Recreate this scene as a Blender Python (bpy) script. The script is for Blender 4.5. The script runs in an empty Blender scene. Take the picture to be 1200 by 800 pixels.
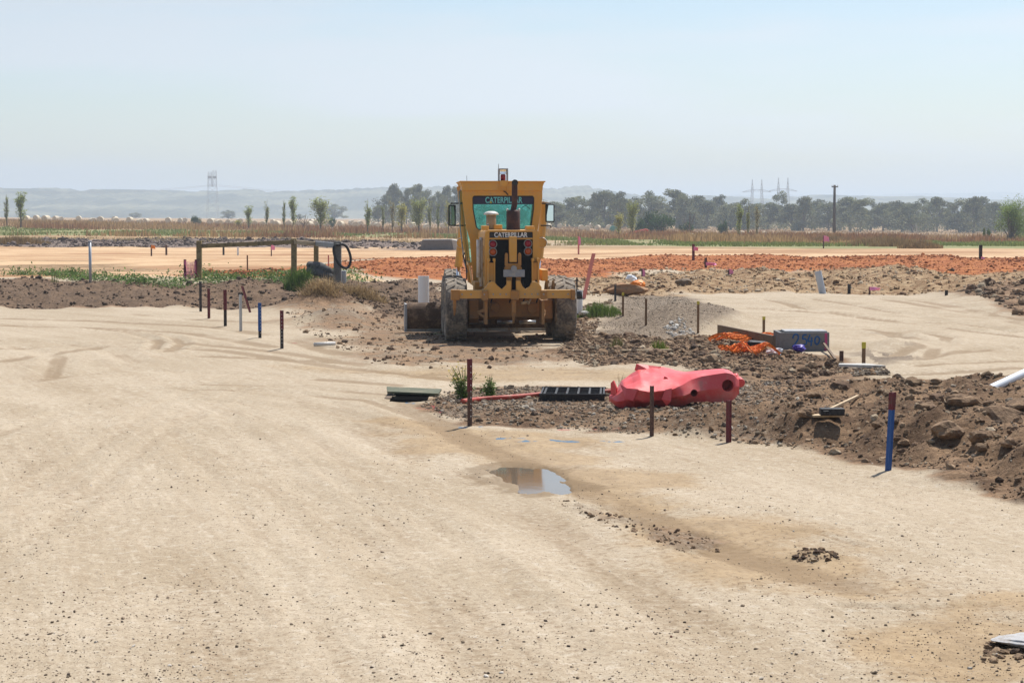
import bpy, bmesh, math, random
import numpy as np
from mathutils import Vector, Matrix, Quaternion

random.seed(7)
rng = np.random.default_rng(11)
scene = bpy.context.scene
COL = scene.collection
R = math.radians

# ------------------------------------------------------------------ camera model (used to survey ground positions off the photo)
CAM_H, FPX, HORIZON = 2.28, 2333.3, 252.0
PITCH = math.atan((400 - HORIZON) / FPX)
CP, SP = math.cos(PITCH), math.sin(PITCH)

def ray(px, py):
    a, b = (px - 600) / FPX, -(py - 400) / FPX
    return np.array([a, CP + b * SP, b * CP - SP])

def at_z(px, py, z=0.0):
    d = ray(px, py); t = (z - CAM_H) / d[2]
    return d[0] * t, d[1] * t

def at_y(px, py, Y):
    d = ray(px, py); t = Y / d[1]
    return d[0] * t, Y, CAM_H + d[2] * t

# ------------------------------------------------------------------ noise
def _hash(xi, yi, seed):
    h = (xi * 374761393 + yi * 668265263 + seed * 1274126177) & 0xffffffff
    h = ((h ^ (h >> 13)) * 1274126177) & 0xffffffff
    h = ((h ^ (h >> 16)) * 2246822519) & 0xffffffff
    return ((h ^ (h >> 15)) & 0xffffff) / float(0xffffff)

def vnoise(x, y, seed=0):
    x = np.asarray(x, float); y = np.asarray(y, float)
    xf, yf = np.floor(x), np.floor(y)
    xi, yi = xf.astype(np.int64), yf.astype(np.int64)
    fx, fy = x - xf, y - yf
    fx = fx * fx * fx * (fx * (fx * 6 - 15) + 10); fy = fy * fy * fy * (fy * (fy * 6 - 15) + 10)
    a, b = _hash(xi, yi, seed), _hash(xi + 1, yi, seed)
    c, d = _hash(xi, yi + 1, seed), _hash(xi + 1, yi + 1, seed)
    return (a * (1 - fx) + b * fx) * (1 - fy) + (c * (1 - fx) + d * fx) * fy

def fbm(x, y, octv=4, seed=0, gain=0.5):
    t, a, n = 0.0, 1.0, 0.0
    for k in range(octv):
        t = t + a * vnoise(x * 2 ** k + 17.3 * k, y * 2 ** k - 9.1 * k, seed + k); n += a; a *= gain
    return t / n

def sstep(a, b, x):
    t = np.clip((x - a) / (b - a), 0, 1)
    return t * t * (3 - 2 * t)

def sdf_poly(x, y, P):
    """signed distance to polygon, positive inside"""
    P = np.asarray(P, float); n = len(P)
    d = np.full(x.shape, 1e18); ins = np.zeros(x.shape, bool)
    for i in range(n):
        ax, ay = P[i]; bx, by = P[(i + 1) % n]
        ex, ey = bx - ax, by - ay
        t = np.clip(((x - ax) * ex + (y - ay) * ey) / (ex * ex + ey * ey + 1e-12), 0, 1)
        d = np.minimum(d, (x - ax - t * ex) ** 2 + (y - ay - t * ey) ** 2)
        c = (ay > y) != (by > y)
        with np.errstate(divide='ignore', invalid='ignore'):
            ins ^= c & (x < ex * (y - ay) / (ey if abs(ey) > 1e-12 else 1e-12) + ax)
    d = np.sqrt(d)
    return np.where(ins, d, -d)

def dist_line(x, y, P):
    d = np.full(x.shape, 1e18)
    for (ax, ay), (bx, by) in zip(P[:-1], P[1:]):
        ex, ey = bx - ax, by - ay
        t = np.clip(((x - ax) * ex + (y - ay) * ey) / (ex * ex + ey * ey + 1e-12), 0, 1)
        d = np.minimum(d, (x - ax - t * ex) ** 2 + (y - ay - t * ey) ** 2)
    return np.sqrt(d)

def gp(pts, z=0.0):
    return [at_z(a, b, z) for a, b in pts]

def masked(x, y, P, fn, pad):
    """evaluate fn only in the bounding box of P grown by pad; elsewhere 0"""
    P = np.asarray(P, float)
    m = (x > P[:, 0].min() - pad) & (x < P[:, 0].max() + pad) & (y > P[:, 1].min() - pad) & (y < P[:, 1].max() + pad)
    out = np.zeros(x.shape)
    if m.any():
        out[m] = fn(x[m], y[m])
    return out

def zone(x, y, P, soft, rag=0.0, freq=1.0, seed=1):
    def fn(a, b):
        s = sdf_poly(a, b, P)
        if rag: s = s + (fbm(a * freq, b * freq, 3, seed) - 0.5) * 2 * rag
        return sstep(-soft, soft, s)
    return masked(x, y, P, fn, soft + rag + 0.01)

# ------------------------------------------------------------------ ground layout (surveyed outlines)
Z = {
 'mound': gp([(492,474),(520,459),(560,454),(640,453),(720,456),(800,452),(870,449),(930,446),(1080,447),(1200,448),(1700,448),(1700,640),(1320,620),(1200,592),(1130,570),(1080,556),(1040,546),(940,526),(850,516),(760,509),(650,501),(560,496),(510,486)]),
 'brownR': gp([(672,362),(722,352),(740,378),(820,392),(900,408),(985,424),(1005,436),(930,446),(850,442),(760,424),(690,428),(655,412)]),
 'clodsB': gp([(-500,333),(60,336),(200,339),(330,336),(430,334),(520,331),(520,392),(470,372),(430,364),(330,361.5),(180,360.5),(-500,359)]),
 'mixL': gp([(332,362),(430,362),(520,372),(690,388),(700,425),(640,432),(520,434),(440,428),(395,408),(345,385)]),
 'gravelheap': gp([(690,392),(702,366),(716,350),(790,346),(850,366),(860,384),(800,394),(735,392)]),
 'heapR': gp([(1118,349),(1160,339),(1700,337),(1700,386),(1230,380),(1196,374),(1150,358)]),
 'rubble': gp([(672,327),(800,319),(1700,320),(1700,345),(1130,345),(960,344.5),(840,344),(715,351),(672,352)]),
 'orange': gp([(398,311),(440,307),(520,305),(640,306),(900,303.5),(1700,303),(1700,319),(1000,320),(800,319),(690,326),(520,329),(412,327)]),
 'orange2': gp([(240,322),(320,316),(352,324),(350,331),(240,331)]),
 'muddy': gp([(-60,305),(120,303),(200,312),(190,322),(150,329),(-60,328)]),
 'paleL': gp([(-500,291.5),(420,291.5),(640,297),(640,306),(440,308),(400,312),(415,332),(-500,334)]),
 'paleR': gp([(600,291),(1700,291),(1700,303.5),(600,306.5)]),
 'ridgeL': gp([(-500,286),(150,284.5),(300,284.5),(420,287.5),(520,289),(520,294),(420,292.5),(200,291.5),(-500,292.5)]),
 'straw': gp([(-500,281),(520,280),(640,285),(860,290),(1700,291),(1700,293),(-500,293)]),
 'greenL': gp([(-500,270.5),(530,271.5),(530,277),(260,277),(-500,278.5)]),
 'greenR': gp([(600,277),(720,278),(860,284),(1085,287),(1092,280),(1700,280),(1700,290),(1085,291),(860,290),(640,286)]),
 'weedbed': gp([(-500,331),(90,330),(150,335),(235,330),(300,331),(420,327),(430,334),(330,339),(200,340),(120,338),(60,334),(-500,333)]),
 'tan1': gp([(455,492),(560,500),(700,524),(800,575),(900,612),(985,662),(1000,700),(880,690),(760,640),(650,592),(560,560),(470,520)]),
 'tan2': gp([(985,735),(1100,715),(1350,700),(1350,800),(1160,800),(1040,770)]),
 'tan3': gp([(330,428),(520,430),(700,428),(900,444),(900,452),(720,450),(520,452),(420,446)]),
 'darkpatch': gp([(640,585),(690,590),(760,612),(830,625),(845,642),(800,650),(740,628),(680,604)]),
 'puddle': gp([(572,549),(598,545),(642,548),(664,564),(672,574),(642,578),(612,574.5),(588,564)]),
 'backsand': gp([(760,352),(850,345),(1120,346),(1180,362),(1240,382),(1700,392),(1700,438),(1100,438),(1040,436),(1010,424),(930,402),(850,386)]),
 'slabpad': gp([(1010,402),(1060,395),(1075,420),(1040,436),(985,432)]),
}
TRACKS = [  # (outline, half width m, depth m)
 (gp([(105,385),(150,390),(188,402),(180,412)]), 0.14, 0.045), (gp([(150,388),(200,394),(214,405),(196,414)]), 0.14, 0.045),
 (gp([(0,425),(120,408),(260,412),(420,432),(560,448)]), 0.24, 0.03), (gp([(-60,455),(150,432),(330,440),(480,452)]), 0.24, 0.03),
 (gp([(330,428),(430,440),(560,446),(720,444)]), 0.16, 0.02), (gp([(420,436),(560,440),(700,436)]), 0.14, 0.03),
 (gp([(470,470),(560,520),(700,580),(860,650),(1010,690)]), 0.3, 0.03), (gp([(360,470),(480,530),(640,610),(800,720),(900,800)]), 0.35, 0.018),
 (gp([(200,480),(330,560),(460,650),(620,800)]), 0.4, 0.015), (gp([(20,520),(120,600),(230,700),(300,800)]), 0.4, 0.015),
 (gp([(900,352),(960,368),(1060,380),(1200,392)]), 0.2, 0.06), (gp([(940,350),(1010,362),(1100,378),(1220,398)]), 0.2, 0.06),
 (gp([(860,372),(940,380),(1020,396),(1080,404),(1075,414),(1040,420)]), 0.22, 0.06), (gp([(980,386),(1060,392),(1110,402),(1090,420)]), 0.18, 0.05),
 (gp([(1070,425),(1140,414),(1240,410)]), 0.2, 0.04), (gp([(1080,432),(1200,424),(1300,420)]), 0.2, 0.04), (gp([(1000,347),(1080,356),(1130,366),(1230,384)]), 0.25, 0.05),
 (gp([(820,640),(900,618),(960,624),(1010,640)]), 0.05, 0.02), (gp([(1000,590),(1100,575),(1260,580)]), 0.08, 0.015), (gp([(900,600),(1050,620),(1260,600)]), 0.08, 0.012),
 (gp([(980,710),(1060,714),(1165,708)]), 0.05, 0.02),
 (gp([(-40,470),(140,452),(300,456),(430,470),(500,490)]), 0.16, 0.025), (gp([(-40,520),(80,480),(220,466),(380,478),(470,500)]), 0.14, 0.02), (gp([(-40,412),(200,402),(330,414),(430,428)]), 0.26, 0.028), (gp([(-40,610),(90,540),(190,470),(260,440)]), 0.10, 0.014), (gp([(-40,690),(80,600),(200,500),(290,450)]), 0.10, 0.014), (gp([(420,800),(330,660),(250,560),(200,500)]), 0.12, 0.014), (gp([(560,800),(430,640),(330,540),(260,480)]), 0.12, 0.014), (gp([(700,780),(560,650),(440,560),(330,490)]), 0.12, 0.014),
 (gp([(-40,372),(120,376),(260,384),(330,396),(400,416)]), 0.34, 0.03), (gp([(-40,380),(110,384),(230,392),(320,408)]), 0.30, 0.03), (gp([(130,366),(220,374),(300,378)]), 0.34, 0.03), (gp([(-40,398),(60,402),(130,412),(160,425)]), 0.22, 0.035),
 (gp([(20,408),(70,420),(60,440)]), 0.2, 0.03), (gp([(240,418),(400,424),(540,430),(700,432)]), 0.22, 0.03), (gp([(200,446),(330,452),(450,462)]), 0.18, 0.025), (gp([(520,418),(640,412),(700,416)]), 0.14, 0.035), (gp([(460,402),(560,410),(680,408)]), 0.16, 0.035),
 (gp([(880,362),(980,372),(1090,386),(1220,402)]), 0.22, 0.05), (gp([(900,378),(1000,388),(1050,398),(1040,410)]), 0.22, 0.05), (gp([(1020,350),(1110,366),(1240,390)]), 0.25, 0.05), (gp([(1050,440),(1180,436),(1300,432)]), 0.22, 0.04), (gp([(880,446),(1000,446),(1200,444)]), 0.22, 0.04),
]
PAINT_BLUE = [(gp([(456,467),(484,471)]), .05), (gp([(472,470),(490,472)]), .06), (gp([(575,512),(640,513)]), .045), (gp([(636,513.5),(676,516)]), .06), (gp([(588,517),(640,515.5)]), .05),
              (gp([(705,515.5),(724,516)]), .06), (gp([(540,498.5),(562,499)]), .05), (gp([(832,518),(852,518)]), .04)]
PAINT_RED = [(gp([(490,477),(506,479)]), .035), (gp([(506,475),(518,483)]), .03), (gp([(648,502.3),(722,502.6)]), .05), (gp([(335,402),(352,402)]), .09)]
_M = np.array([(490,.03),(560,.05),(640,.07),(720,.09),(800,.12),(870,.20),(950,.33),(1050,.38),(1200,.38),(1700,.40)])

def gauss(x, y, c, sx, sy, ang=0.0):
    ca, sa = math.cos(ang), math.sin(ang)
    dx, dy = x - c[0], y - c[1]
    return np.exp(-((dx * ca + dy * sa) / sx) ** 2 - ((-dx * sa + dy * ca) / sy) ** 2)

def upx(x, y):
    return 600 + FPX * x / np.maximum(y, 5.0)

def ground_z(x, y):
    x = np.asarray(x, float); y = np.asarray(y, float)
    u = upx(x, y)
    h = (fbm(x * .12, y * .12, 3, 3) - .5) * .10 * sstep(10, 30, y)
    # gentle fall of the far field from left to right
    far = sstep(120, 430, y)
    h = h + far * (0.7 - 0.0033 * (np.clip(u, -300, 1500) - 60))
    # road sand micro relief
    near = 1 - sstep(18, 40, y)
    s = x + .22 * y + .0001 * y ** 3
    h = h + near * ((fbm(s * 2.2, y * .35, 3, 21) - .5) * .008 + (fbm(s * 11, y * .9, 3, 23) - .5) * .007 + (fbm(x * 14, y * 14, 4, 22) - .5) * .012)
    bs = zone(x, y, Z['backsand'], .6)
    h = h + bs * ((fbm(x * .6, y * .25, 3, 31) - .5) * .12 + .06)
    # mound of spoil on the right
    def mo(a, b):
        sd = sdf_poly(a, b, Z['mound']) + (fbm(a * 1.3, b * 1.3, 3, 41) - .5) * .5
        uu = upx(a, b); hm = np.interp(uu, _M[:, 0], _M[:, 1])
        w = np.interp(uu, [500, 800, 1000, 1700], [.6, 1.0, 1.1, 1.2])
        p = sstep(0, 1, sd / w)
        back = 1 - .96 * sstep(21.7, 24.4, b)
        rough = sstep(0, .35, sd)
        return hm * p * back + rough * (.35 + .65 * back) * ((fbm(a * 1.7, b * 1.7, 4, 42) - .5) * (.06 + .28 * sstep(830, 1000, uu)) + (fbm(a * 6, b * 6, 3, 43) - .5) * .07)
    h = h + masked(x, y, Z['mound'], mo, 1.5)
    for (px, py, sx, sy, a, zz) in ((835,505,.45,.40,0,.10),(805,505,.4,.3,0,.07),(905,505,.8,.6,0,.05),(980,480,.9,1.2,0,.06),(1150,500,1.0,1.2,0,.08),(1175,566,.8,.45,0,.13),(1110,556,.6,.4,0,.06),(950,652,.12,.09,0,.05),(970,655,.2,.06,0,.02)):
        h = h + zz * gauss(x, y, at_z(px, py), sx, sy, a) * (.75 + .5 * fbm(x * 4, y * 4, 3, 44))
    # ditch and bank beyond the sand on the left
    lw = 1 - sstep(360, 470, u)
    h = h - .30 * lw * sstep(49.3, 51, y) * (1 - sstep(53, 58, y)) + .24 * lw * sstep(57, 64, y) * (1 - sstep(70, 84, y))
    b = zone(x, y, Z['clodsB'], 1.2)
    h = h + b * ((fbm(x * .5, y * .25, 4, 51) - .45) * .55 + (fbm(x * 2.3, y * 1.2, 3, 52) - .5) * .22)
    # dirt hump under the old post, sand heap before it
    h = h + .55 * gauss(x, y, at_z(375, 362), .85, 1.6) + .33 * gauss(x, y, at_z(425, 355), .8, 1.8) + .30 * gauss(x, y, at_z(394, 377), .75, 1.1)
    # clod ground about the grader
    br = np.maximum(zone(x, y, Z['brownR'], .8), .55 * zone(x, y, Z['mixL'], .8))
    h = h + br * ((fbm(x * 1.1, y * .7, 4, 61) - .45) * .24 + (fbm(x * 5, y * 4, 3, 62) - .5) * .08)
    # gravel heaps
    h = h + .38 * gauss(x, y, at_z(785, 384), 1.35, 1.35) + .27 * gauss(x, y, at_z(728, 372), .95, 1.7) + .22 * gauss(x, y, at_z(835, 382), 1.1, 1.4) + .15 * gauss(x, y, at_z(1052, 412), .5, .9)
    h = h + .12 * gauss(x, y, at_z(960, 396), 1.3, 1.6)
    # right-back heap, rubble, ridges
    hr = zone(x, y, Z['heapR'], 1.2)
    h = h + hr * (.25 + (fbm(x * .8, y * .5, 4, 71) - .5) * .6)
    rb = zone(x, y, Z['rubble'], 2.5)
    h = h + rb * ((fbm(x * .35, y * .12, 4, 81) - .42) * .75 + (fbm(x * 1.4, y * .5, 3, 82) - .5) * .3)
    og = zone(x, y, Z['orange'], 3)
    h = h + og * (.2 + (fbm(x * .25, y * .1, 4, 91) - .45) * .5)
    rl = zone(x, y, Z['ridgeL'], 6)
    h = h + rl * (.35 + (fbm(x * .12, y * .08, 4, 95) - .5) * .8)
    # wheel tracks
    for P, w, dp in TRACKS:
        h = h + masked(x, y, P, lambda a, b: (lambda d: -.55 * dp * np.exp(-(d / w) ** 2) + .33 * dp * np.exp(-((d - 1.7 * w) / (.6 * w)) ** 2))(dist_line(a, b, P)), 4 * w)
    h = h + zone(x, y, Z['darkpatch'], .25) * (fbm(x * 7, y * 7, 3, 99) - .45) * .09
    # under the grader the ground is planed flat; the puddle lies in a dip
    gm = sstep(0, 1.2, 1.2 - np.maximum(np.abs(x + .1) - 2.1, np.abs(y - 38.6) - 3.6))
    h = h * (1 - .93 * np.clip(gm, 0, 1))
    pm = zone(x, y, Z['puddle'], .35)
    ed = masked(x, y, Z['puddle'], lambda a, b: np.clip(sdf_poly(a, b, Z['puddle']) + (fbm(a * 7, b * 3, 4, 55) - .5) * .34 + 1.0, 0, 2), 1.1)
    near_p = sstep(0, .9, ed)
    h = h * (1 - near_p) + np.maximum(h, -.012) * .35 * near_p - .10 * sstep(.93, 1.35, ed)
    return h

def gz(x, y):
    return float(ground_z(np.array([x]), np.array([y]))[0])

_YS = np.exp(np.linspace(math.log(8.0), math.log(900.0), 2600))
def spot(px, py):
    """world point where the photo's pixel first meets the modelled ground"""
    d = ray(px, py); t = _YS / d[1]
    gap = CAM_H + d[2] * t - ground_z(d[0] * t, _YS)
    i = int(np.argmax(gap < 0)) if (gap < 0).any() else len(_YS) - 1
    f = gap[i - 1] / (gap[i - 1] - gap[i]) if i > 0 and gap[i - 1] != gap[i] else 0
    y = _YS[i - 1] + f * (_YS[i] - _YS[i - 1]); x = d[0] * y / d[1]
    return Vector((x, y, gz(x, y)))

# ------------------------------------------------------------------ mesh helpers
def link(o):
    COL.objects.link(o); return o

def fast_mesh(name, verts, faces, attrs=None, smooth=False):
    verts = np.ascontiguousarray(verts, np.float32); faces = np.ascontiguousarray(faces, np.int32)
    me = bpy.data.meshes.new(name); n, k = faces.shape
    me.vertices.add(len(verts)); me.vertices.foreach_set('co', verts.ravel())
    me.loops.add(n * k); me.loops.foreach_set('vertex_index', faces.ravel())
    me.polygons.add(n); me.polygons.foreach_set('loop_start', np.arange(0, n * k, k, dtype=np.int32))
    me.update(calc_edges=True)
    for nm, a in (attrs or {}).items():
        a = np.asarray(a, np.float32)
        if a.ndim == 1:
            at = me.attributes.new(nm, 'FLOAT', 'POINT'); at.data.foreach_set('value', np.ascontiguousarray(a))
        else:
            at = me.attributes.new(nm, 'FLOAT_COLOR', 'POINT')
            if a.shape[1] == 3: a = np.concatenate([a, np.ones((len(a), 1), np.float32)], 1)
            at.data.foreach_set('color', np.ascontiguousarray(a).ravel())
    me.polygons.foreach_set('use_smooth', np.full(n, smooth))
    return me

def orient(d):
    d = Vector(d).normalized()
    u = Vector((0, 0, 1)) if abs(d.z) < .95 else Vector((0, 1, 0))
    a = d.cross(u).normalized(); b = a.cross(d).normalized()
    return a, b, d

class MB:
    def __init__(s): s.v, s.f = [], []
    def raw(s, v, f):
        o = len(s.v); s.v += [tuple(p) for p in v]; s.f += [tuple(i + o for i in q) for q in f]; return s
    def box(s, c, d, rot=None):
        x, y, z = d[0] / 2, d[1] / 2, d[2] / 2
        P = [Vector((a * x, b * y, e * z)) for a in (-1, 1) for b in (-1, 1) for e in (-1, 1)]
        if rot is not None: P = [rot @ p for p in P]
        P = [p + Vector(c) for p in P]
        return s.raw(P, [(0,1,3,2),(4,6,7,5),(0,4,5,1),(2,3,7,6),(0,2,6,4),(1,5,7,3)])
    def span(s, a, b):
        return s.box([(i + j) / 2 for i, j in zip(a, b)], [abs(i - j) for i, j in zip(a, b)])
    def beam(s, p0, p1, w, h):
        a, b, d = orient(Vector(p1) - Vector(p0)); V = []
        for p in (Vector(p0), Vector(p1)):
            V += [p + a * w / 2 * i + b * h / 2 * j for i, j in ((-1,-1),(1,-1),(1,1),(-1,1))]
        return s.raw(V, [(3,2,1,0),(4,5,6,7)] + [(i, (i + 1) % 4, 4 + (i + 1) % 4, 4 + i) for i in range(4)])
    def tube(s, pts, r, n=12, cap=True):
        pts = [Vector(p) for p in pts]
        rs = r if isinstance(r, (list, tuple)) else [r] * len(pts)
        V, F = [], []; a = None
        for i, p in enumerate(pts):
            d = (pts[min(i + 1, len(pts) - 1)] - pts[max(i - 1, 0)]).normalized()
            if a is None: a, b, _ = orient(d)
            else:
                a = (a - d * a.dot(d)).normalized(); b = a.cross(d).normalized()
            for k in range(n):
                t = 2 * math.pi * k / n; V.append(p + (a * math.cos(t) + b * math.sin(t)) * rs[i])
        for i in range(len(pts) - 1):
            for k in range(n):
                F.append((i * n + k, (i + 1) * n + k, (i + 1) * n + (k + 1) % n, i * n + (k + 1) % n))
        if cap:
            F.append(tuple(range(n))); F.append(tuple((len(pts) - 1) * n + k for k in reversed(range(n))))
        return s.raw(V, F)
    def lathe(s, prof, c, axis='Z', n=32, closed=False):
        V, F = [], []
        for k in range(n):
            t = 2 * math.pi * k / n
            for r, h in prof:
                p = (r * math.cos(t), r * math.sin(t), h)
                if axis == 'X': p = (h, p[0], p[1])
                if axis == 'Y': p = (p[0], h, p[1])
                V.append(Vector(p) + Vector(c))
        m = len(prof)
        for k in range(n):
            for i in range(m if closed else m - 1):
                j = (i + 1) % m
                F.append((k * m + i, ((k + 1) % n) * m + i, ((k + 1) % n) * m + j, k * m + j))
        return s.raw(V, F)
    def prism(s, poly, a0, a1, plane='XZ'):
        def P(u, v, a): return (u, a, v) if plane == 'XZ' else ((a, u, v) if plane == 'YZ' else (u, v, a))
        n = len(poly)
        V = [P(u, v, a0) for u, v in poly] + [P(u, v, a1) for u, v in poly]
        return s.raw(V, [tuple(range(n)), tuple(reversed(range(n, 2 * n)))] + [(i, i + n, (i + 1) % n + n, (i + 1) % n) for i in range(n)])
    def loft(s, secs, cap=True):
        n = len(secs[0]); V = [p for q in secs for p in q]; F = []
        for i in range(len(secs) - 1):
            for k in range(n):
                F.append((i * n + k, i * n + (k + 1) % n, (i + 1) * n + (k + 1) % n, (i + 1) * n + k))
        if cap:
            F.append(tuple(reversed(range(n)))); F.append(tuple((len(secs) - 1) * n + k for k in range(n)))
        return s.raw(V, F)
    def mesh(s, name, smooth=False):
        me = bpy.data.meshes.new(name); me.from_pydata([tuple(p) for p in s.v], [], s.f)
        bm = bmesh.new(); bm.from_mesh(me); bmesh.ops.recalc_face_normals(bm, faces=bm.faces); bm.to_mesh(me); bm.free()
        if smooth:
            me.polygons.foreach_set('use_smooth', np.full(len(me.polygons), True))
        return me
    def build(s, name, m, parent=None, smooth=False, bevel=0, loc=None):
        o = link(bpy.data.objects.new(name, s.mesh(name, smooth))); o.data.materials.append(m)
        if parent: o.parent = parent
        if loc is not None: o.location = loc
        if bevel:
            b = o.modifiers.new('edge', 'BEVEL'); b.width = bevel; b.segments = 2; b.limit_method = 'ANGLE'; b.angle_limit = R(35)
            b.harden_normals = False
        return o

def obj(name, me, m=None, parent=None, loc=None):
    o = link(bpy.data.objects.new(name, me))
    if m and not len(me.materials): me.materials.append(m)
    if parent: o.parent = parent
    if loc is not None: o.location = loc
    return o

def tag(o, label=None, cat=None, group=None, kind=None):
    for k, v in (('label', label), ('category', cat), ('group', group), ('kind', kind)):
        if v: o[k] = v
    return o

def thing(name, label, cat, loc=(0, 0, 0), rotz=0.0, group=None):
    o = link(bpy.data.objects.new(name, None)); o.empty_display_size = .2
    o.location = loc; o.rotation_euler = (0, 0, rotz)
    return tag(o, label, cat, group)

def copy_thing(root, loc, rotz=None, label=None, scale=None):
    r = link(root.copy()); r.location = loc
    if rotz is not None: r.rotation_euler = (0, 0, rotz)
    if scale is not None: r.scale = scale
    if label: r['label'] = label
    for ch in list(root.children):
        c = link(ch.copy()); c.parent = r
        for g in list(ch.children):
            d = link(g.copy()); d.parent = c
    return r

# ------------------------------------------------------------------ materials
class NT:
    def __init__(s, name):
        s.m = bpy.data.materials.new(name); s.m.use_nodes = True; s.t = s.m.node_tree; s.n = s.t.nodes; s.l = s.t.links
        s.out = s.n['Material Output']; s.p = s.n['Principled BSDF']
    def node(s, typ, **kw):
        n = s.n.new(typ)
        for k, v in kw.items():
            if k.startswith('i_'): n.inputs[k[2:]].default_value = v
            else: setattr(n, k, v)
        return n
    def link(s, a, b): s.l.new(a, b)
    def attr(s, name, out='Fac'): return s.node('ShaderNodeAttribute', attribute_name=name).outputs[out]
    def noise(s, scale, detail=4, rough=.55, vec=None, dist=0):
        n = s.node('ShaderNodeTexNoise'); n.inputs['Scale'].default_value = scale; n.inputs['Detail'].default_value = detail
        n.inputs['Roughness'].default_value = rough; n.inputs['Distortion'].default_value = dist
        if vec is not None: s.link(vec, n.inputs['Vector'])
        return n.outputs['Fac']
    def math(s, op, a, b=None, c=None, clamp=False):
        n = s.node('ShaderNodeMath', operation=op, use_clamp=clamp)
        for i, v in enumerate((a, b, c)):
            if v is None: continue
            if isinstance(v, (int, float)): n.inputs[i].default_value = v
            else: s.link(v, n.inputs[i])
        return n.outputs[0]
    def ramp(s, x, a, b, lo=0.0, hi=1.0):
        n = s.node('ShaderNodeMapRange', interpolation_type='SMOOTHSTEP'); s.link(x, n.inputs[0])
        n.inputs[1].default_value, n.inputs[2].default_value, n.inputs[3].default_value, n.inputs[4].default_value = a, b, lo, hi
        return n.outputs[0]
    def mix(s, fac, a, b, blend='MIX'):
        n = s.node('ShaderNodeMix', data_type='RGBA', blend_type=blend)
        for i, v in ((0, fac), (6, a), (7, b)):
            if isinstance(v, (int, float)): n.inputs[i].default_value = v
            elif isinstance(v, (tuple, list)): n.inputs[i].default_value = tuple(v) + ((1,) if len(v) == 3 else ())
            else: s.link(v, n.inputs[i])
        return n.outputs[2]
    def bump(s, h, strength, dist, prev=None):
        n = s.node('ShaderNodeBump'); n.inputs['Strength'].default_value = strength; n.inputs['Distance'].default_value = dist
        s.link(h, n.inputs['Height'])
        if prev is not None: s.link(prev, n.inputs['Normal'])
        return n.outputs[0]
    def done(s, col=None, rough=None, nrm=None, spec=None, metal=None):
        if col is not None:
            if isinstance(col, tuple): s.p.inputs['Base Color'].default_value = col + (1,)
            else: s.link(col, s.p.inputs['Base Color'])
        if rough is not None:
            if isinstance(rough, (int, float)): s.p.inputs['Roughness'].default_value = rough
            else: s.link(rough, s.p.inputs['Roughness'])
        if nrm is not None: s.link(nrm, s.p.inputs['Normal'])
        if spec is not None: s.p.inputs['Specular IOR Level'].default_value = spec
        if metal is not None: s.p.inputs['Metallic'].default_value = metal
        return s.m

def simple(name, c, rough=.6, metal=0, var=.25, scale=8, c2=None, bump=0, spec=.4, thr=(.45, .65)):
    """base colour broken up by two scales of noise, optional second (dirt / wear) colour"""
    t = NT(name); co = t.node('ShaderNodeTexCoord').outputs['Object']
    a = t.noise(scale, 6, .6, co); b = t.noise(scale * 6, 4, .6, co)
    lo = tuple(v * (1 - var) for v in c); hi = tuple(min(v * (1 + var), 1) for v in c)
    col = t.mix(a, lo, hi)
    if c2: col = t.mix(t.ramp(t.math('ADD', t.math('MULTIPLY', a, .6), t.math('MULTIPLY', b, .4)), thr[0], thr[1]), col, c2)
    n = t.bump(b, .5, bump) if bump else None
    return t.done(col, rough, n, spec, metal)

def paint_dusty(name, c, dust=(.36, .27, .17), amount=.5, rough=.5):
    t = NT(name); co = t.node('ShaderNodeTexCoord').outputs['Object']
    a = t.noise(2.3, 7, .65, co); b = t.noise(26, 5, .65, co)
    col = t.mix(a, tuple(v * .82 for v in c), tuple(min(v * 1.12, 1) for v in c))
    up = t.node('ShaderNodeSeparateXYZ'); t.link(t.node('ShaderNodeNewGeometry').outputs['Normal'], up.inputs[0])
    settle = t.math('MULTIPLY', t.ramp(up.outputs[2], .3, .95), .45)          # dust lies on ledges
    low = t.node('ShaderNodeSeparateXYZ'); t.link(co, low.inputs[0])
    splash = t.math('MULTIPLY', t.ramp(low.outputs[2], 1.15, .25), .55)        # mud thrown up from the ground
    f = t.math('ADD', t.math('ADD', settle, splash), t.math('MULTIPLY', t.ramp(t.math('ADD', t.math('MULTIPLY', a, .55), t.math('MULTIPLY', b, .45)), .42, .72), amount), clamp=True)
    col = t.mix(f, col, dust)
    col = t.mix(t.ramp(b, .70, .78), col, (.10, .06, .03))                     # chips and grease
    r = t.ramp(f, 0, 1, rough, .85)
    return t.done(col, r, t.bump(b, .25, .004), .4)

M = {}
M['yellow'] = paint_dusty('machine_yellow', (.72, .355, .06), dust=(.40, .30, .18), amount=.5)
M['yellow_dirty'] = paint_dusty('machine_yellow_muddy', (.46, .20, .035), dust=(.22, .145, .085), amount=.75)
M['tyre'] = simple('tyre_rubber', (.075, .070, .065), .85, c2=(.30, .25, .19), scale=4, bump=.004, thr=(.36, .62))
M['black'] = simple('black_steel', (.018, .018, .02), .6, c2=(.06, .05, .04), scale=9)
M['grille'] = simple('radiator_mesh', (.010, .009, .010), .75, scale=30)
M['rust'] = simple('rusty_exhaust', (.055, .027, .023), .8, c2=(.10, .045, .034), scale=10, bump=.002)
M['steel'] = simple('worn_steel', (.38, .38, .38), .35, metal=.8, c2=(.25, .19, .14), scale=10)
M['greysteel'] = simple('grey_casting', (.30, .31, .33), .6, c2=(.42, .38, .32), scale=14)
M['white'] = simple('white_letter', (.80, .80, .78), .6, var=.06)
M['teal'] = simple('teal_letter', (.16, .55, .56), .5, var=.06)
M['navy'] = simple('dark_visor', (.022, .016, .05), .35, var=.1)
M['redlamp'] = simple('red_lens', (.30, .012, .025), .25, var=.15)
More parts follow.
